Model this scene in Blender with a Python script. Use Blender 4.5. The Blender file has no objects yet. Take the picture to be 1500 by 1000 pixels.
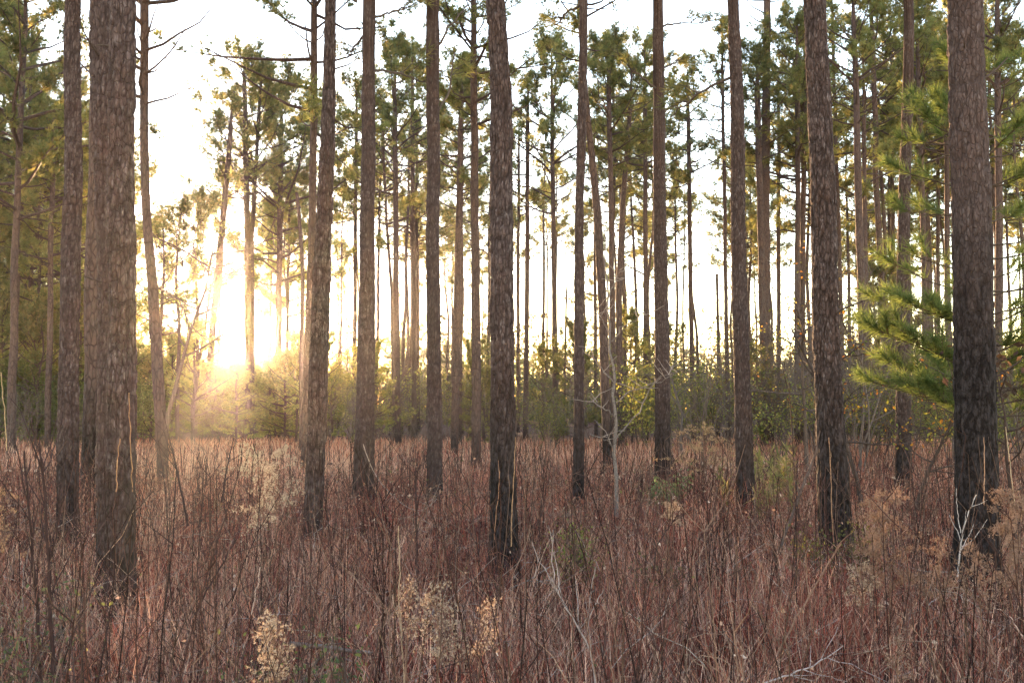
import bpy, math, random
import numpy as np
from mathutils import Vector

rng = np.random.default_rng(11)
random.seed(11)
sc = bpy.context.scene
COL = sc.collection
R = math.radians

# ------------------------------------------------------------------ camera
PITCH = R(3.8)
EYE = 1.6
F_PX = 1458.0            # 35 mm lens, 1500 px wide photograph
cam_d = bpy.data.cameras.new("camera")
cam = bpy.data.objects.new("camera", cam_d)
COL.objects.link(cam)
cam.location = (0, 0, EYE)
cam.rotation_euler = (math.pi / 2 + PITCH, 0, 0)
cam_d.lens = 35.0
cam_d.sensor_width = 36.0
cam_d.clip_end = 3000
sc.camera = cam


def at(u, v, D):
    """The world point that the photograph's pixel (u, v) shows at the distance D along the ground."""
    x = (u - 750) / F_PX
    z = (500 - v) / F_PX
    cp, sp = math.cos(PITCH), math.sin(PITCH)
    t = D / (cp - z * sp)
    return np.array([t * x, D, EYE + t * (sp + z * cp)])


# ------------------------------------------------------------------ mesh helpers
class MB:
    def __init__(self):
        self.v, self.lv, self.ls, self.mi, self.col, self.pl = [], [], [], [], [], []
        self.n = 0
        self.nl = 0

    def add(self, verts, faces, mat=0, col=None, plate=None):
        verts = np.asarray(verts, dtype=np.float32).reshape(-1, 3)
        faces = np.asarray(faces, dtype=np.int64)
        m, k = faces.shape
        self.v.append(verts)
        self.lv.append((faces + self.n).ravel())
        self.ls.append(self.nl + np.arange(m) * k)
        self.mi.append(np.full(m, mat))
        c = np.ones((len(verts), 4), dtype=np.float32)
        if col is not None:
            c[:, :3] = col
        self.col.append(c)
        self.pl.append(np.zeros(len(verts), dtype=np.float32) if plate is None else np.asarray(plate, dtype=np.float32))
        self.n += len(verts)
        self.nl += m * k

    def mesh(self, name, mats, smooth=False):
        me = bpy.data.meshes.new(name)
        v = np.concatenate(self.v)
        lv = np.concatenate(self.lv)
        ls = np.concatenate(self.ls)
        me.vertices.add(len(v))
        me.vertices.foreach_set("co", v.ravel())
        me.loops.add(len(lv))
        me.loops.foreach_set("vertex_index", lv.astype(np.int32))
        me.polygons.add(len(ls))
        me.polygons.foreach_set("loop_start", ls.astype(np.int32))
        me.polygons.foreach_set("material_index", np.concatenate(self.mi).astype(np.int32))
        me.polygons.foreach_set("use_smooth", np.full(len(ls), smooth))
        a = me.color_attributes.new("tone", "FLOAT_COLOR", "POINT")
        a.data.foreach_set("color", np.concatenate(self.col).ravel())
        b = me.attributes.new("plate", "FLOAT", "POINT")
        b.data.foreach_set("value", np.concatenate(self.pl))
        for m in mats:
            me.materials.append(m)
        me.update(calc_edges=True)
        return me

    def build(self, name, mats, parent=None, smooth=False, loc=(0, 0, 0)):
        return link(name, self.mesh(name, mats, smooth), parent, loc)


def link(name, me, parent=None, loc=(0, 0, 0)):
    o = bpy.data.objects.new(name, me)
    COL.objects.link(o)
    o.location = loc
    if parent is not None:
        o.parent = parent
    return o


def tag(o, label=None, cat=None, group=None, kind=None):
    if label:
        o["label"] = label
    if cat:
        o["category"] = cat
    if group:
        o["group"] = group
    if kind:
        o["kind"] = kind
    return o


def thing(name, loc, label, cat, group=None):
    o = bpy.data.objects.new(name, None)
    COL.objects.link(o)
    o.empty_display_size = 0.2
    o.location = loc
    return tag(o, label, cat, group)


def norm(a):
    return a / np.maximum(np.linalg.norm(a, axis=-1, keepdims=True), 1e-9)


def tubes(mb, P, rad, k=5, mat=0, col=None):
    """P (M, N, 3) polylines with radii (M, N) as tapering tubes."""
    P = np.asarray(P, dtype=float)
    rad = np.asarray(rad, dtype=float)
    if P.ndim == 2:
        P, rad = P[None], rad[None]
    M, N, _ = P.shape
    T = np.gradient(P, axis=1)
    T = norm(T)
    avg = norm(P[:, -1] - P[:, 0])
    ref = np.where((np.abs(avg[:, 2]) > 0.75)[:, None], np.array([1.0, 0, 0]), np.array([0, 0, 1.0]))[:, None, :]
    n1 = norm(np.cross(T, np.broadcast_to(ref, T.shape)))
    n2 = np.cross(T, n1)
    a = np.arange(k) * 2 * np.pi / k
    ring = P[:, :, None, :] + rad[:, :, None, None] * (np.cos(a)[None, None, :, None] * n1[:, :, None, :] + np.sin(a)[None, None, :, None] * n2[:, :, None, :])
    idx = np.arange(M * N * k).reshape(M, N, k)
    q = np.stack([idx[:, :-1, :], np.roll(idx, -1, 2)[:, :-1, :], np.roll(idx, -1, 2)[:, 1:, :], idx[:, 1:, :]], -1).reshape(-1, 4)
    c = None
    if col is not None:
        c = np.broadcast_to(np.asarray(col, dtype=float).reshape(-1, 1, 1, 3), (M, N, k, 3)).reshape(-1, 3)
    mb.add(ring.reshape(-1, 3), q, mat, c)


def rand_unit(n):
    return norm(rng.normal(size=(n, 3)))


def needles(mb, p, d, n, L, w, spread=0.7, mat=0, col=None):
    """n thin needles (triangles) fanning out of every point p (M,3) about its direction d."""
    M = len(p)
    pp = np.repeat(p, n, 0)
    v = norm(np.repeat(d, n, 0) + spread * rand_unit(M * n))
    side = norm(np.cross(v, rand_unit(M * n)))
    l = L * rng.uniform(0.6, 1.15, (M * n, 1))
    a = pp + side * w * 0.5
    b = pp - side * w * 0.5
    m1 = pp + v * l
    V = np.stack([a, b, m1], 1).reshape(-1, 3)
    Fc = np.arange(M * n * 3).reshape(-1, 3)
    c = None
    if col is not None:
        c = np.repeat(np.repeat(col, n, 0), 3, 0)
    mb.add(V, Fc, mat, c)


def leaves(mb, p, size, mat=0, col=None, flat=0.0):
    """one diamond leaf at every point."""
    M = len(p)
    t = rand_unit(M)
    t[:, 2] *= 1 - flat
    t = norm(t)
    s = norm(np.cross(t, rand_unit(M)))
    L = np.asarray(size, dtype=float).reshape(-1, 1) * rng.uniform(0.6, 1.25, (M, 1))
    V = np.stack([p, p + t * L * 0.5 + s * L * 0.28, p + t * L, p + t * L * 0.5 - s * L * 0.28], 1).reshape(-1, 3)
    Fc = np.arange(M * 4).reshape(-1, 4)
    mb.add(V, Fc, mat, None if col is None else np.repeat(col, 4, 0))


def vnoise(x, y, seed=0):
    """smooth 2-D value noise, -1..1"""
    xi, yi = np.floor(x).astype(np.int64), np.floor(y).astype(np.int64)
    fx, fy = x - xi, y - yi
    fx, fy = fx * fx * (3 - 2 * fx), fy * fy * (3 - 2 * fy)

    def h(a, b):
        n = (a * 374761393 + b * 668265263 + seed * 974711) & 0x7FFFFFFF
        n = ((n ^ (n >> 13)) * 1274126177) & 0x7FFFFFFF
        return ((n ^ (n >> 16)) & 0xFFFF) / 32767.5 - 1

    return (h(xi, yi) * (1 - fx) + h(xi + 1, yi) * fx) * (1 - fy) + (h(xi, yi + 1) * (1 - fx) + h(xi + 1, yi + 1) * fx) * fy


def ground_z(x, y):
    return 0.05 * vnoise(x * 0.23 + 9, y * 0.23, 3) + 0.10 * vnoise(x * 0.05, y * 0.05 + 4, 5)


# ------------------------------------------------------------------ materials
def new_mat(name):
    m = bpy.data.materials.new(name)
    m.use_nodes = True
    nt = m.node_tree
    nt.nodes.clear()
    out = nt.nodes.new("ShaderNodeOutputMaterial")
    return m, nt, out


def N(nt, kind, **kw):
    n = nt.nodes.new(kind)
    for k, v in kw.items():
        setattr(n, k, v)
    return n


def mixc(nt, fac, a, b, blend="MIX"):
    n = nt.nodes.new("ShaderNodeMix")
    n.data_type = "RGBA"
    n.blend_type = blend
    for sock, val in ((n.inputs[0], fac), (n.inputs[6], a), (n.inputs[7], b)):
        if isinstance(val, bpy.types.NodeSocket):
            nt.links.new(val, sock)
        elif isinstance(val, (int, float)):
            sock.default_value = val
        else:
            sock.default_value = (*val, 1)
    return n.outputs[2]


def mathn(nt, op, a, b=0.0, clamp=False):
    n = nt.nodes.new("ShaderNodeMath")
    n.operation = op
    n.use_clamp = clamp
    for sock, val in ((n.inputs[0], a), (n.inputs[1], b)):
        if isinstance(val, bpy.types.NodeSocket):
            nt.links.new(val, sock)
        else:
            sock.default_value = val
    return n.outputs[0]


def maprange(nt, x, a, b, c=0.0, d=1.0):
    n = nt.nodes.new("ShaderNodeMapRange")
    nt.links.new(x, n.inputs[0])
    for i, v in enumerate((a, b, c, d)):
        n.inputs[i + 1].default_value = v
    return n.outputs[0]


def noise(nt, vec, scale, detail=4.0, rough=0.55):
    n = nt.nodes.new("ShaderNodeTexNoise")
    n.inputs["Scale"].default_value = scale
    n.inputs["Detail"].default_value = detail
    n.inputs["Roughness"].default_value = rough
    nt.links.new(vec, n.inputs["Vector"])
    return n.outputs["Fac"]


def stretched(nt, vec, s):
    n = nt.nodes.new("ShaderNodeMapping")
    n.inputs["Scale"].default_value = s
    nt.links.new(vec, n.inputs["Vector"])
    return n.outputs[0]


def bark_material(name, near):
    m, nt, out = new_mat(name)
    tc = N(nt, "ShaderNodeTexCoord")
    obj = tc.outputs["Object"]
    info = N(nt, "ShaderNodeObjectInfo")
    bs = N(nt, "ShaderNodeBsdfPrincipled")
    bs.inputs["Roughness"].default_value = 0.8
    bs.inputs["Specular IOR Level"].default_value = 0.1
    vec = stretched(nt, obj, (1, 1, 0.42))
    n_big = noise(nt, obj, 2.2, 3)
    n_mid = noise(nt, vec, 26, 5, 0.65)
    n_fine = noise(nt, vec, 95, 4, 0.7)
    if near:
        at_ = N(nt, "ShaderNodeAttribute", attribute_name="plate")
        plate = at_.outputs["Fac"]
        vor = N(nt, "ShaderNodeTexVoronoi", feature="DISTANCE_TO_EDGE")
        vor.inputs["Scale"].default_value = 34
        nt.links.new(vec, vor.inputs["Vector"])
        small = maprange(nt, vor.outputs["Distance"], 0.0, 0.12)
        pf = mathn(nt, "MULTIPLY", plate, mathn(nt, "ADD", mathn(nt, "MULTIPLY", small, 0.5), 0.5))
        hue = mixc(nt, maprange(nt, n_mid, 0.36, 0.64), (0.046, 0.028, 0.026), (0.128, 0.097, 0.096))
        hue = mixc(nt, maprange(nt, n_big, 0.4, 0.66), hue, (0.085, 0.052, 0.044))
        flake = noise(nt, stretched(nt, obj, (1, 1, 0.3)), 48, 3, 0.5)
        hue = mixc(nt, maprange(nt, flake, 0.54, 0.72, 0.0, 0.8), hue, (0.205, 0.175, 0.18))
        col = mixc(nt, pf, (0.018, 0.012, 0.011), hue)
        h = mathn(nt, "ADD", mathn(nt, "MULTIPLY", n_fine, 0.5), mathn(nt, "MULTIPLY", small, 0.7))
        h = mathn(nt, "ADD", h, mathn(nt, "MULTIPLY", n_mid, 0.8))
        dist = 0.012
    else:
        vor = N(nt, "ShaderNodeTexVoronoi", feature="DISTANCE_TO_EDGE")
        vor.inputs["Scale"].default_value = 15
        vec2 = stretched(nt, obj, (1, 1, 0.3))
        nt.links.new(vec2, vor.inputs["Vector"])
        small = maprange(nt, vor.outputs["Distance"], 0.0, 0.1)
        hue = mixc(nt, maprange(nt, n_mid, 0.34, 0.66), (0.045, 0.029, 0.026), (0.12, 0.09, 0.087))
        hue = mixc(nt, maprange(nt, n_big, 0.35, 0.65), hue, (0.11, 0.07, 0.058))
        col = mixc(nt, small, (0.04, 0.027, 0.023), hue)
        h = mathn(nt, "ADD", mathn(nt, "MULTIPLY", n_mid, 0.6), small)
        dist = 0.02
    # tone of the single tree
    col = mixc(nt, maprange(nt, info.outputs["Random"], 0, 1, 0.0, 0.45), col, (0.085, 0.06, 0.058), "MIX")
    # old burn: soot on the foot of the trunk, ragged upper edge
    ch = N(nt, "ShaderNodeAttribute", attribute_type="OBJECT", attribute_name="char_height")
    sep = N(nt, "ShaderNodeSeparateXYZ")
    nt.links.new(obj, sep.inputs[0])
    nchar = noise(nt, stretched(nt, obj, (1, 1, 0.28)), 7, 5, 0.65)
    lvl = mathn(nt, "ADD", ch.outputs["Fac"], mathn(nt, "MULTIPLY", mathn(nt, "SUBTRACT", nchar, 0.5), 2.2))
    d = mathn(nt, "SUBTRACT", lvl, sep.outputs[2])
    soot = mathn(nt, "MULTIPLY", maprange(nt, d, -0.7, 0.7), 0.96)
    sootc = mixc(nt, maprange(nt, n_mid, 0.45, 0.72), (0.008, 0.006, 0.006), (0.055, 0.046, 0.049))
    col = mixc(nt, soot, col, sootc)
    nt.links.new(col, bs.inputs["Base Color"])
    bump = N(nt, "ShaderNodeBump")
    bump.inputs["Strength"].default_value = 0.9
    bump.inputs["Distance"].default_value = dist
    nt.links.new(h, bump.inputs["Height"])
    nt.links.new(bump.outputs[0], bs.inputs["Normal"])
    nt.links.new(bs.outputs[0], out.inputs[0])
    return m


def leafy_material(name, trans=0.45, tint=None, bright=1.0, vary=0.25):
    """thin plant matter: colour per blade from the mesh's tone, light shines through."""
    m, nt, out = new_mat(name)
    a = N(nt, "ShaderNodeAttribute", attribute_name="tone")
    info = N(nt, "ShaderNodeObjectInfo")
    hsv = N(nt, "ShaderNodeHueSaturation")
    nt.links.new(a.outputs["Color"], hsv.inputs["Color"])
    nt.links.new(maprange(nt, info.outputs["Random"], 0, 1, 1 - vary, 1 + vary), hsv.inputs["Value"])
    d = N(nt, "ShaderNodeBsdfDiffuse")
    t = N(nt, "ShaderNodeBsdfTranslucent")
    mx = N(nt, "ShaderNodeMixShader")
    mx.inputs[0].default_value = trans
    nt.links.new(hsv.outputs[0], d.inputs[0])
    tcol = mixc(nt, 1.0, hsv.outputs[0], tint or (1.0, 0.95, 0.7), "MULTIPLY")
    nt.links.new(tcol, t.inputs[0])
    nt.links.new(d.outputs[0], mx.inputs[1])
    nt.links.new(t.outputs[0], mx.inputs[2])
    g = N(nt, "ShaderNodeBsdfGlossy")
    g.inputs["Roughness"].default_value = 0.5
    g.inputs[0].default_value = (0.8, 0.8, 0.8, 1)
    mx2 = N(nt, "ShaderNodeMixShader")
    mx2.inputs[0].default_value = 0.008
    nt.links.new(mx.outputs[0], mx2.inputs[1])
    nt.links.new(g.outputs[0], mx2.inputs[2])
    nt.links.new(mx2.outputs[0], out.inputs[0])
    return m


def twig_material(name):
    m, nt, out = new_mat(name)
    a = N(nt, "ShaderNodeAttribute", attribute_name="tone")
    tc = N(nt, "ShaderNodeTexCoord")
    n = noise(nt, tc.outputs["Object"], 40, 4)
    c = mixc(nt, maprange(nt, n, 0.3, 0.7, 0.0, 1.0), a.outputs["Color"], (0.5, 0.45, 0.42), "MULTIPLY")
    bs = N(nt, "ShaderNodeBsdfPrincipled")
    bs.inputs["Roughness"].default_value = 0.85
    bs.inputs["Specular IOR Level"].default_value = 0.08
    nt.links.new(c, bs.inputs["Base Color"])
    nt.links.new(bs.outputs[0], out.inputs[0])
    return m


def ground_material():
    m, nt, out = new_mat("leaf_litter_ground")
    tc = N(nt, "ShaderNodeTexCoord")
    v = tc.outputs["Object"]
    c = mixc(nt, maprange(nt, noise(nt, v, 9, 8, 0.7), 0.35, 0.65), (0.022, 0.010, 0.008), (0.10, 0.045, 0.032))
    c = mixc(nt, maprange(nt, noise(nt, v, 0.4, 4), 0.4, 0.65), c, (0.06, 0.026, 0.02))
    c = mixc(nt, maprange(nt, noise(nt, v, 60, 4, 0.7), 0.5, 0.75), c, (0.2, 0.12, 0.085))
    bs = N(nt, "ShaderNodeBsdfPrincipled")
    bs.inputs["Roughness"].default_value = 0.95
    bs.inputs["Specular IOR Level"].default_value = 0.05
    nt.links.new(c, bs.inputs["Base Color"])
    b = N(nt, "ShaderNodeBump")
    b.inputs["Strength"].default_value = 0.8
    b.inputs["Distance"].default_value = 0.05
    nt.links.new(noise(nt, v, 22, 8, 0.7), b.inputs["Height"])
    nt.links.new(b.outputs[0], bs.inputs["Normal"])
    nt.links.new(bs.outputs[0], out.inputs[0])
    return m


BARK_NEAR = bark_material("plated_pine_bark", True)
BARK_FAR = bark_material("pine_bark", False)
TWIG = twig_material("dead_twig")
NEEDLE = leafy_material("pine_needle", 0.68, (1.0, 0.97, 0.68))
LEAF = leafy_material("small_leaf", 0.6, (1.0, 0.97, 0.6))
GRASS = leafy_material("dry_grass", 0.2, (1.0, 0.85, 0.65), vary=0.0)
FLUFF = leafy_material("dry_seed_fluff", 0.25, (1.0, 0.9, 0.75), vary=0.1)
GROUND = ground_material()

# ------------------------------------------------------------------ setting: ground
HALF = 260.0
gx = np.linspace(-HALF, HALF, 261)
gy = np.linspace(-40, 2 * HALF - 40, 261)
X, Y = np.meshgrid(gx, gy, indexing="ij")
Z = ground_z(X, Y)
idx = np.arange(X.size).reshape(X.shape)
q = np.stack([idx[:-1, :-1], idx[1:, :-1], idx[1:, 1:], idx[:-1, 1:]], -1).reshape(-1, 4)
mb = MB()
mb.add(np.stack([X, Y, Z], -1).reshape(-1, 3), q)
tag(mb.build("ground", [GROUND], smooth=True), kind="structure")

# ------------------------------------------------------------------ trunks
def worley_cyl(th, z, circ, cw, chh, seed):
    """edge distance of plate-like cells on a cylinder, 0 in the cracks .. 1 on the plates"""
    nx = max(4, int(round(circ / cw)))
    x = th / (2 * np.pi) * nx
    y = z / chh
    x = x + 0.35 * vnoise(np.cos(th) * 4 + 9, y * 0.9 + 3 * np.sin(th), seed + 1)
    xi, yi = np.floor(x).astype(int), np.floor(y).astype(int)
    f1 = np.full(x.shape, 9.0)
    f2 = np.full(x.shape, 9.0)
    cid = np.zeros(x.shape)

    def h(a, b, s):
        n = (a * 374761393 + b * 668265263 + s * 974711) & 0x7FFFFFFF
        n = ((n ^ (n >> 13)) * 1274126177) & 0x7FFFFFFF
        return ((n ^ (n >> 16)) & 0xFFFF) / 65535.0

    for dx in (-1, 0, 1):
        for dy in (-1, 0, 1):
            cx, cy = xi + dx, yi + dy
            cxm = np.mod(cx, nx)
            px = cx + 0.15 + 0.7 * h(cxm, cy, seed)
            py = cy + 0.1 + 0.8 * h(cxm, cy, seed + 7)
            dd = np.hypot(x - px, y - py)
            near = dd < f1
            f2 = np.where(near, f1, np.minimum(f2, dd))
            cid = np.where(near, h(cxm, cy, seed + 13), cid)
            f1 = np.where(near, dd, f1)
    return np.clip((f2 - f1) / 0.22, 0, 1), cid


def trunk_path(base, pts, D, H):
    """local (z, x, r) of a trunk from its pixel outline points (u, v, width), carried on up to the height H"""
    z, x, r = [], [], []
    for (u, v, w) in pts:
        p = at(u, v, D)
        z.append(p[2])
        x.append(p[0] - base[0])
        r.append(0.5 * w * D / F_PX)
    z, x, r = np.array(z), np.array(x), np.array(r)
    o = np.argsort(z)
    z, x, r = z[o], x[o], r[o]
    if H > z[-1] + 0.3:
        k = (x[-1] - x[max(0, len(x) - 3)]) / max(z[-1] - z[max(0, len(x) - 3)], 0.5)
        k = max(-0.06, min(0.06, k))
        zz = np.linspace(z[-1], H, 5)[1:]
        z = np.append(z, zz)
        x = np.append(x, x[-1] + k * (zz - zz[0] + 0.3) * 0.8)
        r = np.append(r, r[-1] + (min(0.035, r[-1] * 0.5) - r[-1]) * ((zz - zz[0] + 0.2) / (H - zz[0] + 0.2)) ** 1.1)
    return z, x, r


def trunk_mesh(name, z, x, r, nseg, dz, seed, near, H, flare=0.6):
    rs = np.random.default_rng(seed)
    if near:
        zz = np.concatenate([np.arange(-0.12, min(H, 7.0), dz), np.linspace(min(H, 7.0), H, 30)])
    else:
        zz = np.concatenate([np.arange(-0.1, 0.6, 0.12), np.linspace(0.6, H, max(10, int(H / dz)))])
    xx = np.interp(zz, z, x)
    if len(zz) > 12:
        for _ in range(3):
            xx[1:-1] = 0.25 * xx[:-2] + 0.5 * xx[1:-1] + 0.25 * xx[2:]
    xx = xx + 0.012 * vnoise(zz * 0.9, zz * 0 + seed, seed)
    yy = 0.02 * vnoise(zz * 0.5, zz * 0 + seed + 50, seed) * np.clip(zz, 0, 3)
    rr = np.interp(zz, z, r) * (1 + 0.03 * vnoise(zz * 1.7, zz * 0 + 3.3, seed))
    th = np.arange(nseg) * 2 * np.pi / nseg
    TH, ZZ = np.meshgrid(th, zz)
    RR = np.repeat(rr[:, None], nseg, 1)
    lob = 0.6 + 0.4 * np.cos(5 * TH + seed) * np.cos(2 * TH + seed * 1.7)
    RR = RR * (1 + flare * lob * np.exp(-np.clip(ZZ, 0, None) / 0.2))
    RR = RR * (1 + 0.025 * np.cos(2 * TH + seed) + 0.018 * np.cos(3 * TH + 2 * seed))
    plate = np.ones_like(RR)
    if near:
        circ = 2 * np.pi * float(np.interp(2.0, zz, rr))
        big = rs.uniform(0.75, 1.35)
        e, cid = worley_cyl(TH, ZZ, circ, 0.030 * big, 0.085 * big * rs.uniform(0.9, 1.5), seed)
        e2, cid2 = worley_cyl(TH, ZZ, circ, 0.065 * big, 0.26 * big, seed + 31)
        plate = np.clip(e * 0.85 + 0.15, 0, 1) * (0.35 + 0.65 * e2)
        hgt = 0.008 * e * (0.3 + cid) + 0.012 * e2 * (0.4 + 0.9 * cid2)
        RR = RR + hgt - 0.013
        plate = plate * (0.6 + 0.7 * cid)
    else:
        RR = RR * (1 + 0.03 * rs.normal(size=RR.shape))
    V = np.stack([xx[:, None] + RR * np.cos(TH), yy[:, None] + RR * np.sin(TH), ZZ], -1).reshape(-1, 3)
    n, k = len(zz), nseg
    idx = np.arange(n * k).reshape(n, k)
    q = np.stack([idx[:-1], np.roll(idx, -1, 1)[:-1], np.roll(idx, -1, 1)[1:], idx[1:]], -1).reshape(-1, 4)
    mb = MB()
    mb.add(V, q, 0, None, plate.ravel())
    return mb.mesh(name, [BARK_NEAR if near else BARK_FAR], smooth=True), (zz, xx)


# ------------------------------------------------------------------ crowns
GREENS = np.array([(0.21, 0.225, 0.09), (0.17, 0.19, 0.08), (0.25, 0.24, 0.095), (0.135, 0.155, 0.07), (0.28, 0.24, 0.10)])


def polyline_branch(p0, az, el0, el1, L, n=6, wob=0.06):
    s = np.linspace(0, 1, n)
    el = el0 + (el1 - el0) * s
    d = np.stack([np.cos(el) * np.cos(az), np.cos(el) * np.sin(az), np.sin(el)], -1)
    d = d + wob * rng.normal(size=d.shape)
    p = np.zeros((n, 3))
    p[0] = p0
    for i in range(1, n):
        p[i] = p[i - 1] + d[i] * L / (n - 1)
    return p


def crown_mesh(name, H=8.5, Rc=2.3, nb=44, subs=8, nee=9, L=0.28, w=0.03, clump=7, gap=0.25, tips=1.0, el_low=0.05, lowbare=0.0):
    mb = MB()
    limbs, lr, sb, sr = [], [], [], []
    tp, td = [], []
    for i in range(nb):
        t = ((i + rng.uniform(-1.5, 2.5)) / nb) % 1.0
        az = i * 2.39996 + rng.uniform(-0.5, 0.5)
        prof = (1 - t) ** 0.65 * (0.5 + 0.5 * min(1, t / 0.3)) + 0.12
        Lb = Rc * prof * rng.choice([0.45, 0.7, 1.0, 1.25]) * rng.uniform(0.85, 1.15)
        el0 = el_low + 0.65 * t ** 1.5 + rng.uniform(-0.2, 0.2)
        p = polyline_branch((0, 0, H * t * 0.96), az, el0, el0 + rng.uniform(0.1, 0.7), Lb, 6, 0.1)
        limbs.append(p)
        lr.append(np.linspace(0.012 + 0.012 * Lb, 0.006, 6))
        if rng.random() < lowbare * (1 - t) * 1.5:
            continue
        if rng.random() < gap:
            ns = max(2, subs // 3)
        else:
            ns = subs
        for j in range(ns):
            s = rng.uniform(0.45, 1.0) if j else 1.0
            k = min(4, int(s * 5))
            q0 = p[k] + (p[k + 1] - p[k]) * (s * 5 - k)
            dd = p[k + 1] - p[k]
            a2 = math.atan2(dd[1], dd[0]) + rng.uniform(-1.1, 1.1)
            L2 = rng.uniform(0.2, 0.5) * (0.5 + 0.22 * Lb)
            e2 = el0 + 0.35 + rng.uniform(-0.2, 0.5)
            p2 = polyline_branch(q0, a2, e2, e2 + 0.35, L2, 4)
            sb.append(p2)
            sr.append(np.linspace(0.008, 0.004, 4))
            for c in range(clump):
                s2 = rng.uniform(0.35, 1.0) if c else 1.0
                kk = min(2, int(s2 * 3))
                pp = p2[kk] + (p2[kk + 1] - p2[kk]) * (s2 * 3 - kk)
                tp.append(pp + rng.normal(size=3) * 0.12)
                td.append(norm(p2[kk + 1] - p2[kk] + 0.25 * rng.normal(size=3) * L2))
    tubes(mb, np.array(limbs), np.array(lr), 4, 1)
    tubes(mb, np.array(sb), np.array(sr), 3, 1)
    tp, td = np.array(tp), np.array(td)
    c = GREENS[rng.integers(0, len(GREENS), len(tp))] * rng.uniform(0.7, 1.3, (len(tp), 1))
    needles(mb, tp, td, nee, L, w, 0.85, 0, c)
    return mb.mesh(name, [NEEDLE, BARK_FAR])


CROWNS = [
    crown_mesh("pine_crown", 8.5, 3.9, 46, 9, 12),
    crown_mesh("pine_crown", 8.5, 3.5, 38, 9, 12, gap=0.3, lowbare=0.3),
    crown_mesh("pine_crown", 8.5, 4.2, 54, 9, 12, clump=8),
    crown_mesh("pine_crown", 8.5, 3.1, 34, 8, 12, gap=0.35, lowbare=0.5),
    crown_mesh("pine_crown", 8.5, 3.7, 44, 9, 12, gap=0.25, lowbare=0.4, el_low=0.25),
    crown_mesh("pine_crown", 8.5, 4.2, 62, 9, 12, clump=8, gap=0.15),   # dense, for the thick stand
]

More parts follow.
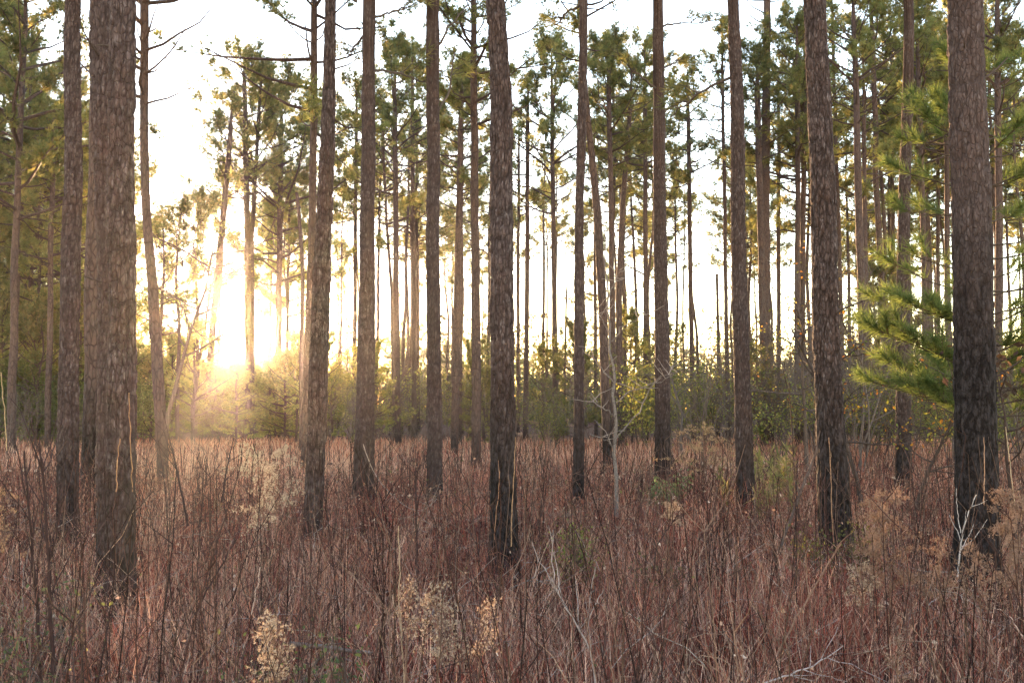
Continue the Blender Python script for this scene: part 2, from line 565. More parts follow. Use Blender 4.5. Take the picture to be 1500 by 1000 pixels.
# ------------------------------------------------------------------ the pines the photograph shows one by one
# D: metres from the camera; outline points (u, v, width) in photograph pixels from the foot up;
# crown (v of its top, v of its lowest limbs, which crown) or the height only for those whose crown is out of frame
PINES = [
    # --- large trunks
    dict(D=11.1, pts=[(97, 800, 30), (103, 400, 26), (107, 0, 21)], H=18, ch=1.0, near=2,
         label="straight dark reddish pine trunk standing just outside the pair of thick twin trunks", br=[]),
    dict(D=7.3, pts=[(177, 885, 42), (180, 600, 38), (180, 350, 39), (181, 0, 36)], H=19, ch=0.9, near=2,
         label="stout rough-barked pine trunk, front one of the touching twin pair"),
    dict(D=7.85, pts=[(168, 860, 44), (165, 600, 42), (162, 350, 40), (156, 0, 40)], H=19, ch=0.6, near=2,
         label="grey brown pine trunk pressed behind its stouter twin, split from it by a dark seam"),
    dict(D=16.8, pts=[(131, 725, 27), (136, 500, 24), (139, 250, 17), (138, 0, 14)], H=17, ch=1.7, near=1, cr=1,
         label="pine trunk half hidden behind the touching twin pair of thick trunks"),
    dict(D=19.9, pts=[(239, 706, 16), (237, 640, 17), (231, 520, 16), (224, 430, 15), (216, 330, 13), (211, 200, 12), (211, 0, 13)], H=14.5, ch=0.4, near=1, cr=(-330, 170, 4),
         label="slim wavy pine trunk between the thick twin pair and the glowing sun"),
    dict(D=11.4, pts=[(458, 783, 27), (466, 560, 27), (473, 380, 25), (481, 130, 18), (484, 0, 15)], H=17, ch=0.5, near=2,
         label="reddish brown pine trunk beside the sun glow, a thinner trunk tucked against it"),
    dict(D=24, pts=[(445, 690, 10), (452, 500, 11), (458, 300, 11), (460, 100, 10), (461, 0, 9)], H=14, ch=0.3, near=1, cr=(-260, 210, 1),
         label="thin purplish pine tucked close behind the reddish trunk beside the sun glow"),
    dict(D=15.6, pts=[(532, 738, 30), (535, 600, 26), (538, 350, 21), (541, 0, 18)], H=18, ch=0.9, near=2,
         label="straight brown pine with dead limbs sticking out near its top, two trunks past the sun",
         br=[[(532, 40, -1), (515, 36, -1.2), (497, 28, -1.5)], [(532, 47, 0), (512, 62, .3), (500, 68, .6)], [(550, 27, 0), (572, 12, .2), (596, -10, .4)], [(550, 102, 0), (572, 95, .3), (602, 97, .6), (622, 95, .9)]]),
    dict(D=16.2, pts=[(637, 730, 23), (637, 600, 21), (635, 350, 19), (633, 0, 19)], H=18, ch=0.5, near=2,
         label="even straight grey pine trunk with a dark limb curving steeply up beside its top",
         br=[[(642, 172, 0), (655, 130, .2), (660, 100, .3), (664, 60, .4)], [(643, 78, 0), (652, 48, 0), (667, 20, .2), (684, -12, .5)]]),
    dict(D=8.6, pts=[(736, 848, 46), (737, 740, 38), (736, 500, 35), (733, 150, 32), (727, 0, 27)], H=19, ch=1.6, near=2,
         label="stout pine trunk with flaking bark and black scorched foot in the middle of the stand"),
    dict(D=15.4, pts=[(846, 737, 18), (848, 500, 14), (850, 250, 13), (853, 100, 13), (854, 0, 12)], H=17, ch=1.3, near=2,
         label="slim upright pine trunk whose upper part is crossed behind by a leaning trunk",
         br=[[(848, 5, 0), (830, 10, .3), (813, 17, .6)]]),
    dict(D=23, pts=[(890, 690, 14), (884, 480, 13), (876, 320, 12), (866, 220, 10), (857, 140, 9), (850, 20, 8)], H=13.5, ch=1.4, near=1, cr=(-200, 90, 3),
         label="leaning pine trunk whose top passes behind a slim upright pine"),
    dict(D=20.5, pts=[(972, 703, 24), (971, 600, 22), (968, 350, 19), (964, 0, 15)], H=18, ch=1.3, near=2,
         label="dark pine with black burnt foot and heavy limbs high up, bushy sprig at its base",
         br=[[(973, 40, 0), (984, 30, .2), (1000, 23, .5), (1035, 12, .8), (1066, 3, 1)], [(973, 103, 0), (985, 87, .3), (998, 76, .6), (1012, 66, .8)], [(958, 131, 0), (940, 122, -.3), (915, 112, -.6), (896, 95, -.9)], [(974, 165, 0), (990, 150, .3), (1010, 135, .5)]]),
    dict(D=13.6, pts=[(1096, 757, 32), (1092, 690, 25), (1086, 500, 22), (1078, 150, 19), (1074, 0, 16)], H=18, ch=0.9, near=2,
         label="grey pine with gentle lean and flared foot beside the green cane patch",
         br=[[(1066, 113, 0), (1040, 120, .3), (1018, 131, .6), (998, 145, .9)]]),
    dict(D=42, pts=[(1126, 650, 15), (1122, 500, 13), (1121, 300, 13), (1124, 0, 10)], H=19, ch=1.0, near=1, cr=(-160, 60, 1),
         label="dark thin pine standing directly behind the green cane patch",
         br=[[(1129, 52, 0), (1150, 42, .5), (1166, 35, 1)], [(1128, 112, 0), (1138, 95, .5), (1147, 78, 1)]]),
    dict(D=9.9, pts=[(1226, 815, 48), (1218, 640, 40), (1207, 400, 37), (1195, 0, 31)], H=19, ch=1.5, near=2,
         label="thick leaning pine with a dead branch propped against its scorched foot"),
    dict(D=18.2, pts=[(1324, 715, 24), (1322, 500, 20), (1324, 350, 18), (1329, 150, 15), (1331, 0, 14)], H=18, ch=1.1, near=2,
         label="straight pine rising behind the yellow leaved oak sapling and green boughs"),
    dict(D=8.2, pts=[(1432, 862, 66), (1430, 640, 58), (1426, 400, 56), (1413, 0, 49)], H=19, ch=2.7, near=2,
         label="massive charred black pine trunk with young green pine boughs behind it"),
    # --- thinner pines further in
    dict(D=31, pts=[(17, 660, 12), (20, 500, 11), (24, 300, 9), (34, 100, 8)], H=15, ch=0.2, near=0, cr=(-60, 330, 2),
         label="purplish grey pine by the frame edge with long drooping green limbs"),
    dict(D=38, pts=[(70, 650, 9), (73, 450, 8), (77, 250, 7), (82, 100, 6)], H=16, ch=0.2, near=0, cr=(150, 400, 0),
         label="thin grey pine standing between edge pine and straight dark reddish trunk"),
    dict(D=46, pts=[(300, 640, 9), (312, 480, 10), (325, 340, 9), (337, 200, 7)], H=18, ch=0.0, near=0, cr=(140, 330, 3),
         label="pine leaning over the near side of the sun disc, its limbs lit gold"),
    dict(D=48, pts=[(365, 640, 10), (363, 480, 10), (362, 320, 9), (358, 130, 7)], H=17, ch=0.0, near=0, cr=(75, 310, 0),
         label="tall full crowned pine directly above the sun disc"),
    dict(D=49, pts=[(370, 645, 7), (369, 350, 7), (374, 250, 6), (380, 150, 5)], H=17, ch=0.0, near=0, cr=(95, 330, 4),
         label="thinner partner of the full crowned pine above the sun, its stem forking away upward"),
    dict(D=52, pts=[(405, 640, 11), (408, 480, 10), (410, 330, 8), (412, 200, 6)], H=17, ch=0.0, near=0, cr=(120, 420, 2),
         label="hazy golden pine next past the sun with low green limbs"),
    dict(D=34, pts=[(441, 645, 7), (444, 400, 6), (437, 300, 5), (426, 230, 3)], H=9.0, ch=0.0, near=0, cr=None,
         label="dead bare snag bending away beside the reddish trunk past the sun"),
    dict(D=55, pts=[(519, 645, 6), (520, 400, 6), (522, 200, 5)], H=18, ch=0, near=0, cr=(120, 330, 0),
         label="thin pine just before the straight brown pine with dead limbs"),
    dict(D=40, pts=[(583, 655, 9), (580, 430, 9), (579, 220, 7)], H=17, ch=0.5, near=0, cr=(60, 300, 4),
         label="pine crossed low by a thinner slanting stem, past the straight brown pine"),
    dict(D=44, pts=[(578, 650, 5), (574, 430, 5), (567, 330, 4), (562, 230, 4)], H=15, ch=0.2, near=0, cr=(150, 400, 3),
         label="thin slanting stem crossing the pine past the straight brown trunk"),
    dict(D=46, pts=[(607, 650, 8), (606, 400, 7), (604, 160, 6)], H=18, ch=0.3, near=0, cr=(70, 260, 0),
         label="thin straight pine just before the even grey trunk with curving limb"),
    dict(D=33, pts=[(666, 660, 12), (669, 450, 11), (673, 280, 9), (675, 160, 7)], H=14, ch=0.6, near=0, cr=(80, 280, 1),
         label="pine nearest behind the even grey trunk, bare to its rounded crown"),
    dict(D=41, pts=[(674, 650, 6), (675, 400, 6), (677, 200, 5)], H=16, ch=0.4, near=0, cr=(110, 320, 4),
         label="thin shadowy pine almost hidden behind the bare pine by the even grey trunk"),
    dict(D=27, pts=[(698, 672, 14), (697, 450, 13), (695, 200, 11), (694, 60, 9)], H=14.5, ch=0.5, near=0, cr=(-110, 190, 2),
         label="pine with thick dark crown just before the stout flaking middle trunk"),
    dict(D=62, pts=[(759, 640, 5), (759, 400, 5), (760, 250, 4)], H=16, ch=0.3, near=0, cr=(170, 360, 3),
         label="hair thin pine pressed close behind the stout flaking middle trunk"),
    dict(D=47, pts=[(770, 645, 8), (772, 450, 7), (773, 200, 6)], H=17, ch=0.3, near=0, cr=(110, 310, 1),
         label="first clear thin pine past the stout flaking middle trunk"),
    dict(D=45, pts=[(815, 650, 9), (812, 450, 8), (809, 200, 6)], H=18, ch=0.3, near=0, cr=(60, 330, 4),
         label="thin pine with whorled bare limbs standing alone before the crossed slim pine"),
    dict(D=60, pts=[(826, 640, 4), (829, 450, 3), (833, 360, 2)], H=9, ch=0, near=0, cr=None,
         label="bare pole like dead stem before the crossed slim pine"),
    dict(D=50, pts=[(873, 640, 6), (872, 450, 5), (871, 300, 4)], H=15, ch=0.3, near=0, cr=(150, 330, 3),
         label="thin pine seen in the gap between the slim upright pine and the leaning trunk"),
    dict(D=36, pts=[(900, 650, 9), (896, 400, 8), (892, 130, 7)], H=17, ch=0.4, near=0, cr=(60, 250, 2),
         label="pine rising straight behind the pale bare sapling, dense crown"),
    dict(D=38, pts=[(910, 650, 9), (906, 430, 9), (912, 300, 8), (922, 180, 6)], H=15, ch=0.4, near=0, cr=(90, 250, 0),
         label="pine bending away from its straight neighbour behind the pale bare sapling"),
    dict(D=44, pts=[(946, 650, 8), (946, 450, 7), (945, 180, 6)], H=17, ch=0.4, near=0, cr=(60, 260, 0),
         label="thin pine with a dark vine clump, just before the burnt foot pine with heavy limbs"),
    dict(D=50, pts=[(1016, 645, 7), (1012, 450, 7), (1008, 180, 6)], H=17, ch=0.3, near=0, cr=(90, 300, 3),
         label="thin pine in the bright gap past the burnt foot pine with heavy limbs"),
    dict(D=58, pts=[(1026, 640, 5), (1020, 480, 4), (1012, 430, 4), (1009, 300, 3)], H=11, ch=0.3, near=0, cr=None,
         label="crooked bare thin stem hugging the thin pine in the bright gap"),
    dict(D=55, pts=[(1052, 640, 6), (1052, 500, 5), (1050, 390, 4), (1046, 320, 2)], H=9, ch=0.3, near=0, cr=None,
         label="dead forked pole in bright gap before the grey flared foot pine"),
    dict(D=44, pts=[(1067, 645, 8), (1064, 450, 6), (1059, 150, 5)], H=18, ch=0.3, near=0, cr=(30, 230, 1),
         label="dark thin pine close before the grey flared foot pine"),
    dict(D=40, pts=[(1120, 640, 11), (1116, 400, 10), (1110, 170, 9)], H=17, ch=0.6, near=0, cr=(70, 240, 2),
         label="thin pine running close beside the dark one behind the cane patch"),
    dict(D=55, pts=[(1141, 640, 6), (1140, 400, 6), (1141, 200, 5)], H=17, ch=0.3, near=0, cr=(100, 260, 0),
         label="thin brown pine just past the dark pair behind the cane patch"),
    dict(D=42, pts=[(1168, 645, 9), (1168, 400, 8), (1168, 130, 7)], H=18, ch=0.3, near=0, cr=(20, 280, 0),
         label="first of two close thin pines before the thick leaning trunk"),
    dict(D=43, pts=[(1176, 640, 9), (1175, 400, 8), (1179, 170, 8)], H=18, ch=0.3, near=0, cr=(40, 250, 2),
         label="second of two close thin pines, the one nearer the thick leaning trunk"),
    dict(D=47, pts=[(1238, 640, 7), (1231, 400, 6), (1221, 100, 5)], H=19, ch=0.3, near=0, cr=(-60, 90, 3),
         label="thin dark leaning pine just past the thick leaning trunk"),
    dict(D=32, pts=[(1266, 660, 13), (1262, 450, 12), (1255, 200, 10), (1252, 80, 8)], H=15, ch=0.5, near=0, cr=(-40, 200, 4),
         label="greyish pine with upswept bare limbs behind the orange speckled oak sapling"),
    dict(D=34, pts=[(1272, 655, 7), (1268, 450, 7), (1266, 200, 6)], H=14, ch=0.4, near=0, cr=(60, 330, 3),
         label="thinner pine overlapping the greyish pine behind the oak sapling"),
    dict(D=36, pts=[(1300, 655, 10), (1295, 480, 9), (1284, 280, 8), (1278, 60, 7)], H=16.5, ch=0.4, near=0, cr=(-30, 210, 1),
         label="curving slim pine between the oak sapling and the straight pine behind green boughs"),
    dict(D=52, pts=[(1309, 645, 6), (1308, 400, 6), (1306, 150, 5)], H=18, ch=0.3, near=0, cr=(60, 260, 0),
         label="thin straight pine close before the straight pine behind green boughs"),
    dict(D=42, pts=[(1358, 650, 9), (1354, 400, 8), (1346, 130, 7)], H=18, ch=0.4, near=0, cr=(0, 250, 2),
         label="first thin pine past the straight pine behind green boughs"),
    dict(D=54, pts=[(1374, 645, 6), (1374, 400, 6), (1373, 200, 5)], H=18, ch=0.3, near=0, cr=(40, 260, 3),
         label="thinnest brown pine in the gap before the massive charred trunk"),
    dict(D=44, pts=[(1389, 645, 8), (1387, 400, 8), (1386, 180, 7)], H=18, ch=0.3, near=0, cr=(40, 240, 0),
         label="thin pine brushing the edge of the massive charred trunk"),
    dict(D=33, pts=[(1464, 655, 12), (1464, 400, 11), (1463, 200, 10), (1461, 60, 8)], H=14.5, ch=0.3, near=0, cr=(-60, 220, 4),
         label="pale olive lit pine past the massive charred trunk"),
]

for i, t in enumerate(PINES):
    D = t["D"]
    H = t["H"]
    u0 = t["pts"][0][0]
    b = at(u0, 597 + EYE * F_PX / D, D)
    gz = float(ground_z(np.array(b[0]), np.array(D)))
    base = np.array([b[0], D, gz])
    tree = thing("pine_tree", base, t["label"], "tree", "pines of the stand")
    cr = t.get("cr", 0)
    if isinstance(cr, tuple):
        z1 = at(u0, cr[0], D)[2]
        z0 = at(u0, cr[1], D)[2]
        H = max(z1 * 0.97, z0 + 2.0)
    z, x, r = trunk_path(base, t["pts"], D, H)
    if t["near"] == 2:
        nseg = 120 if D < 12 else 80
        me, (zz, xx) = trunk_mesh("trunk", z, x, r, nseg, 0.02 if D < 12 else 0.03, 100 + i, True, H)
    else:
        me, (zz, xx) = trunk_mesh("trunk", z, x, r, 24 if t["near"] else 14, 0.15 if t["near"] else 0.3, 100 + i, False, H, 0.2)
    tr = link("trunk", me, tree)
    tr["char_height"] = float(t["ch"])
    if t["near"] == 2:                       # broken stubs of old limbs
        for k in range(rng.integers(3, 7)):
            zk = rng.uniform(1.9, min(H - 2, 7.5))
            az = rng.uniform(0, 6.28)
            rk = float(np.interp(zk, z, r)) * 0.9
            p = polyline_branch((float(np.interp(zk, zz, xx)) + rk * math.cos(az), rk * math.sin(az), zk), az, rng.uniform(-0.2, 0.6), rng.uniform(-0.2, 0.9), rng.choice([0.05, 0.09, 0.16, 0.35]) + rk * 0.1, 5, 0.1)
            sb_ = MB()
            tubes(sb_, p, np.linspace(rng.uniform(0.008, 0.017), 0.005, 5), 6, 0, (0.10, 0.078, 0.07))
            sb_.build("broken_branch", [TWIG], tree, True)
    for poly in t.get("br", []):
        P = np.array([at(u, v, D) + np.array([0, dy, 0]) for (u, v, dy) in poly]) - base
        x0 = float(np.interp(P[0, 2], zz, xx))
        P[0, 0] = x0 + (P[0, 0] - x0) * 0.4
        s = np.linspace(0, 1, len(P))
        s2 = np.linspace(0, 1, 12)
        PP = np.stack([np.interp(s2, s, P[:, k]) for k in range(3)], 1)
        PP[1:-1] = 0.25 * PP[:-2] + 0.5 * PP[1:-1] + 0.25 * PP[2:]
        PP[1:] += rng.normal(size=(11, 3)) * 0.012
        mb = MB()
        tubes(mb, PP, np.linspace(0.016 + D * 0.0005, 0.008, 12), 6, 0, (0.12, 0.1, 0.09))
        tw, twr = [], []
        for k in range(9):
            j = rng.integers(5, 11)
            d = PP[j + 1 if j < 11 else j] - PP[j - 1]
            pl = polyline_branch(PP[j], math.atan2(d[1], d[0]) + rng.uniform(-1, 1), rng.uniform(0, 0.9), rng.uniform(0, 0.9), rng.uniform(0.2, 0.5), 5, 0.2)
            tw.append(pl)
            twr.append(np.linspace(0.009, 0.004, 5))
        tubes(mb, np.array(tw), np.array(twr), 4, 0, (0.12, 0.1, 0.09))
        ends = np.array([p[-1] for p in tw] + [p[-2] for p in tw])
        dirs = np.array([norm(p[-1] - p[-2]) for p in tw] * 2)
        ends = np.repeat(ends, 3, 0) + rng.normal(size=(len(ends) * 3, 3)) * 0.05
        c = GREENS[rng.integers(0, len(GREENS), len(ends))]
        needles(mb, ends, np.repeat(dirs, 3, 0), 9, 0.19, 0.012, 0.8, 1, c)
        mb.build("branch", [TWIG, NEEDLE], tree)
    if cr is not None:
        if isinstance(cr, tuple):
            var = cr[2]
            s = min(1.5, max(0.45, (z1 - z0) / 8.5))
            zc = z1 - 8.5 * s
        else:
            var, s = cr if cr else i % 5, 0.85
            zc = H - 8.5 * s * 0.98
        c = link("crown", CROWNS[var], tree, (float(np.interp(zc, zz, xx)), 0, zc))
        lean = (float(np.interp(H, zz, xx)) - float(np.interp(zc, zz, xx))) / max(0.5, H - zc)
        c.rotation_euler = (0, math.atan(lean), rng.uniform(0, 6.28))
        c.rotation_mode = "ZYX"
        c.rotation_euler = (0, math.atan(lean), 0)
        c.scale = (s, s, s)

# ------------------------------------------------------------------ far stand: copies
far_src = []
for k in range(4):
    zc = np.array([0, 4, 8, 12, 17.0])
    xc = np.array([0, 0.1, 0.0, 0.25, 0.1]) * (1 if k % 2 else -1) * (0.5 + k * 0.5)
    me, _ = trunk_mesh("trunk", zc, xc, np.array([0.13, 0.115, 0.1, 0.08, 0.03]), 10, 0.6, 300 + k, False, 17.0, 0.2)
    far_src.append(me)


def blocks_sun(u, D, half=26):
    return abs(u - 352) < half


placed = [(at(t["pts"][0][0], 600, t["D"])[0], t["D"]) for t in PINES]
n_far = 0
zones = [  # u range, D range, count, label, group, crown choices, height scale
    ((-70, 128), (36, 80), 17, "slender pine crowded in the dense dark green stand beyond the twin trunks", "pines of the dense dark stand", [2, 0, 4, 5], (0.75, 1.15)),
    ((380, 720), (50, 110), 26, "far thin pine with misty crown in the golden glow", "far pines in the glow", [0, 1, 3, 4], (1.0, 1.4)),
    ((720, 1130), (50, 110), 28, "far thin pine in the pale misty bright gap", "far pines in the bright gap", [0, 1, 3, 4], (1.0, 1.4)),
    ((1130, 1560), (46, 90), 36, "far thin pine in the shady grey stand past the cane patch", "far pines of the shady stand", [0, 2, 1, 4], (1.05, 1.45)),
]
for (ur, dr, cnt, lab, grp, crs, hs) in zones:
    k = 0
    tries = 0
    while k < cnt and tries < 2000:
        tries += 1
        u = rng.uniform(*ur)
        D = rng.uniform(*dr)
        if blocks_sun(u, D):
            continue
        xw = at(u, 600, D)[0]
        if min(math.hypot(xw - a, D - b2) for a, b2 in placed) < 2.0:
            continue
        placed.append((xw, D))
        s = rng.uniform(*hs)
        tree = thing("pine_tree", (xw, D, float(ground_z(np.array(xw), np.array(D)))), lab, "tree", grp)
        tr = link("trunk", far_src[rng.integers(0, 4)], tree)
        tr.scale = (rng.uniform(0.75, 1.15),) * 2 + (s,)
        tr.rotation_euler = (rng.normal() * 0.012, rng.normal() * 0.012, rng.uniform(0, 6.28))
        tr["char_height"] = float(rng.uniform(0, 0.6))
        c = link("crown", CROWNS[crs[rng.integers(0, len(crs))]], tree)
        cs = rng.uniform(0.8, 1.1) * (1.15 if ur[0] < 0 else 1)
        c.scale = (cs, cs, cs)
        c.location = (0, 0, 17 * s - 8.4 * cs)
        c.rotation_euler = (0, 0, rng.uniform(0, 6.28))
        k += 1
        n_far += 1

for (u, D, vt, vb, var, lab) in [
        (232, 36, 330, 520, 3, "small sunlit pine next past the slim wavy pine"), (262, 41, 300, 500, 0, "middle one of the small sunlit pines before the sun disc"),
        (288, 45, 285, 470, 4, "small sunlit pine close before the leaning pine at the sun"), (318, 60, 250, 420, 1, "small airy pine standing behind the leaning pine at the sun"),
        (420, 62, 260, 470, 2, "hazy full pine behind the bare snag past the sun"), (392, 66, 300, 460, 0, "low hazy pine just past the sun disc")]:
    b = at(u, 600, D)
    tree = thing("pine_tree", (b[0], D, float(ground_z(np.array(b[0]), np.array(D)))), lab, "tree", "pines of the stand")
    z1, z0 = at(u, vt, D)[2], at(u, vb, D)[2]
    s = (z1 - z0) / 8.5
    tr = link("trunk", far_src[rng.integers(0, 4)], tree)
    tr.scale = (0.7, 0.7, z1 / 17.0 * 0.98)
    tr.rotation_euler = (0, 0, rng.uniform(0, 6.28))
    tr["char_height"] = 0.0
    c = link("crown", CROWNS[var], tree, (0, 0, z1 - 8.5 * s))
    c.scale = (s, s, s)
    c.rotation_euler = (0, 0, rng.uniform(0, 6.28))

# ------------------------------------------------------------------ bushes and thicket
def twig_tree(start, d0, L, r, depth, out, up=0.15, spread=0.7, nch=(2, 4), shrink=0.62):
    n = 6
    p = np.zeros((n, 3))
    p[0] = start
    d = np.array(d0, dtype=float)
    for i in range(1, n):
        d = norm(d + 0.16 * rng.normal(size=3) + np.array([0, 0, up * 0.4]))
        p[i] = p[i - 1] + d * L / (n - 1)
    out.append((p, np.linspace(r, r * 0.45, n), depth))
    if depth <= 0:
        return
    for _ in range(rng.integers(*nch) + (1 if depth > 1 else 0)):
        k = rng.integers(2, n)
        dd = norm(d + spread * rng.normal(size=3))
        twig_tree(p[k], dd, L * shrink * rng.uniform(0.7, 1.15), r * 0.55, depth - 1, out, up, spread, nch, shrink)


def add_twigs(mb, out, k=4, mat=0, col=(0.1, 0.08, 0.07)):
    P = np.array([o[0] for o in out])
    rr = np.array([o[1] for o in out])
    tubes(mb, P, rr, k, mat, col)


def bush_parts(h, w, n_stem, n_leaf, leaf, tones, fill=1.0, twig_col=(0.12, 0.095, 0.08), depth=2, r0=0.018):
    out = []
    for _ in range(n_stem):
        a = rng.uniform(0, 6.28)
        d = norm(np.array([math.cos(a) * w / h * 0.7, math.sin(a) * w / h * 0.7, 1.0]))
        twig_tree((min(0.12, 0.04 * w) * math.cos(a), min(0.12, 0.04 * w) * math.sin(a), 0), d, h * rng.uniform(0.5, 0.75), r0, depth, out, 0.25, 0.6, (2, 5))
    st = MB()
    add_twigs(st, out, 4, 0, twig_col)
    fo = None
    if n_leaf:
        fine = [o for o in out if o[2] <= 1]
        pick = rng.integers(0, len(fine), n_leaf)
        P = np.array([fine[j][0][rng.integers(1, 6)] for j in pick]) + rng.normal(size=(n_leaf, 3)) * 0.13 * fill
        P[:, 2] = np.abs(P[:, 2])
        tones = np.array(tones)
        c = tones[rng.integers(0, len(tones), n_leaf)] * rng.uniform(0.7, 1.3, (n_leaf, 1))
        fo = MB()
        leaves(fo, P, leaf, 0, c)
    return st, fo


def make_bushes(kind, count, **kw):
    res = []
    for _ in range(count):
        st, fo = bush_parts(**kw)
        res.append((st.mesh("stem", [TWIG]), fo.mesh("foliage", [LEAF]) if fo else None))
    return res


EVERGREEN = make_bushes("e", 3, h=3.2, w=1.6, n_stem=7, n_leaf=5200, leaf=0.11, tones=[(0.13, 0.16, 0.06), (0.16, 0.175, 0.065), (0.10, 0.13, 0.05)], fill=2.2)
YELLOW = make_bushes("y", 3, h=2.6, w=1.3, n_stem=6, n_leaf=1200, leaf=0.085, tones=[(0.20, 0.22, 0.07), (0.15, 0.18, 0.06), (0.25, 0.22, 0.07)], fill=1.3)
OLIVE_SUNLIT = make_bushes("o", 3, h=3.2, w=1.7, n_stem=8, n_leaf=5600, leaf=0.085, tones=[(0.17, 0.18, 0.065), (0.21, 0.20, 0.075), (0.13, 0.15, 0.055)], fill=2.4)  # evergreen copy with tones lightened and yellowed to paint in the sun's glow
BARE = make_bushes("b", 4, h=3.0, w=1.2, n_stem=5, n_leaf=0, leaf=0.1, tones=[(0, 0, 0)], depth=3, twig_col=(0.15, 0.12, 0.108), r0=0.012)
RUSSET = make_bushes("r", 2, h=2.8, w=1.2, n_stem=5, n_leaf=420, leaf=0.09, tones=[(0.15, 0.09, 0.05), (0.2, 0.14, 0.06), (0.12, 0.08, 0.05)], fill=1.2, depth=3)


def put_bush(name, src, u, D, s, label, cat, group, sz=1.0):
    xw = at(u, 600, D)[0]
    o = thing(name, (xw, D, float(ground_z(np.array(xw), np.array(D))) - 0.02), label, cat, group)
    me_s, me_f = src[rng.integers(0, len(src))]
    a = rng.uniform(0, 6.28)
    parts = [link("stem", me_s, o)]
    if me_f:
        parts.append(link("foliage", me_f, o))
    for p in parts:
        p.scale = (s, s, s * sz)
        p.rotation_euler = (0, 0, a)
    return o


def scatter(name, src, ur, dr, sr, cnt, label, cat, group, sz=1.0, sun=True):
    for k in range(cnt):
        u = ur[0] + (ur[1] - ur[0]) * (k + rng.uniform(0, 1)) / cnt
        D = rng.uniform(*dr)
        s = rng.uniform(*sr)
        put_bush(name, src, u, D, s, label, cat, group, sz)


scatter("evergreen_shrub", EVERGREEN, (-40, 225), (38, 50), (0.7, 1.25), 12, "dark evergreen shrub in the thick green bank at the foot of the dense stand", "shrub", "evergreen shrubs of the dark bank")
scatter("evergreen_shrub", OLIVE_SUNLIT, (210, 480), (44, 60), (0.55, 1.0), 12, "olive evergreen shrub in the sunlit bank under the sun", "shrub", "evergreen shrubs under the sun")
scatter("leafy_shrub", YELLOW, (480, 840), (34, 60), (0.5, 1.4), 12, "yellowish green shrub in the thicket behind the middle trunks", "shrub", "yellow green shrubs of the thicket")
scatter("leafy_shrub", YELLOW, (900, 1080), (30, 50), (0.8, 1.6), 9, "bright green shrub behind the burnt foot pine with heavy limbs", "shrub", "green shrubs by the bright gap")
scatter("bare_shrub", BARE, (420, 900), (30, 55), (0.7, 1.3), 20, "leafless grey shrub in the thicket behind the middle trunks", "shrub", "bare shrubs of the thicket")
scatter("bare_shrub", BARE, (980, 1540), (22, 52), (0.7, 2.1), 40, "leafless grey brown shrub in the tangle past the burnt foot pine", "shrub", "bare shrubs of the grey tangle")
scatter("russet_shrub", RUSSET, (1080, 1540), (20, 44), (0.6, 1.3), 11, "russet leaved shrub in the grey tangle around the thick leaning trunk", "shrub", "russet shrubs of the grey tangle")
scatter("leafy_shrub", YELLOW, (1130, 1560), (22, 42), (0.7, 1.3), 12, "sparse olive shrub low in the shady grey tangle", "shrub", "olive shrubs of the grey tangle")
scatter("bare_shrub", BARE, (-40, 150), (26, 42), (0.5, 0.9), 7, "leafless low shrub at the meadow edge before the dark green bank", "shrub", "bare shrubs before the dark bank")

def young_pines(ur, dr, hr, cnt, label, group, wide=1.0):
    for k in range(cnt):
        u = ur[0] + (ur[1] - ur[0]) * (k + rng.uniform(0, 1)) / cnt
        D = rng.uniform(*dr)
        h = rng.uniform(*hr)
        if abs(u - 352) < 60:
            h = min(h, 1.0 + 0.052 * D)
        xw = at(u, 600, D)[0]
        o = thing("young_pine_tree", (xw, D, float(ground_z(np.array(xw), np.array(D)))), label, "tree", group)
        tr = link("trunk", far_src[rng.integers(0, 4)], o)
        tr.scale = (0.45, 0.45, h * 0.97 / 17.0)
        tr["char_height"] = 0.0
        c = link("crown", CROWNS[(0, 2, 4)[rng.integers(0, 3)]], o, (0, 0, h * 0.06))
        sz = h * 0.94 / 8.5
        c.scale = (sz * wide, sz * wide, sz)
        c.rotation_euler = (0, 0, rng.uniform(0, 6.28))


young_pines((195, 490), (40, 56), (2.8, 5.2), 22, "feathery young pine in the olive bank under the sun", "young pines under the sun", 1.15)
young_pines((-40, 200), (36, 52), (4.0, 8.0), 8, "feathery young pine before the dense stand beyond the twin trunks", "young pines of the dark bank", 1.0)
young_pines((480, 1110), (36, 64), (1.6, 6.0), 14, "small feathery pine in the thicket behind the middle trunks", "young pines of the thicket", 0.9)
young_pines((1120, 1540), (36, 58), (1.8, 7.0), 11, "small feathery pine in the grey tangle past the cane patch", "young pines of the grey tangle", 0.9)

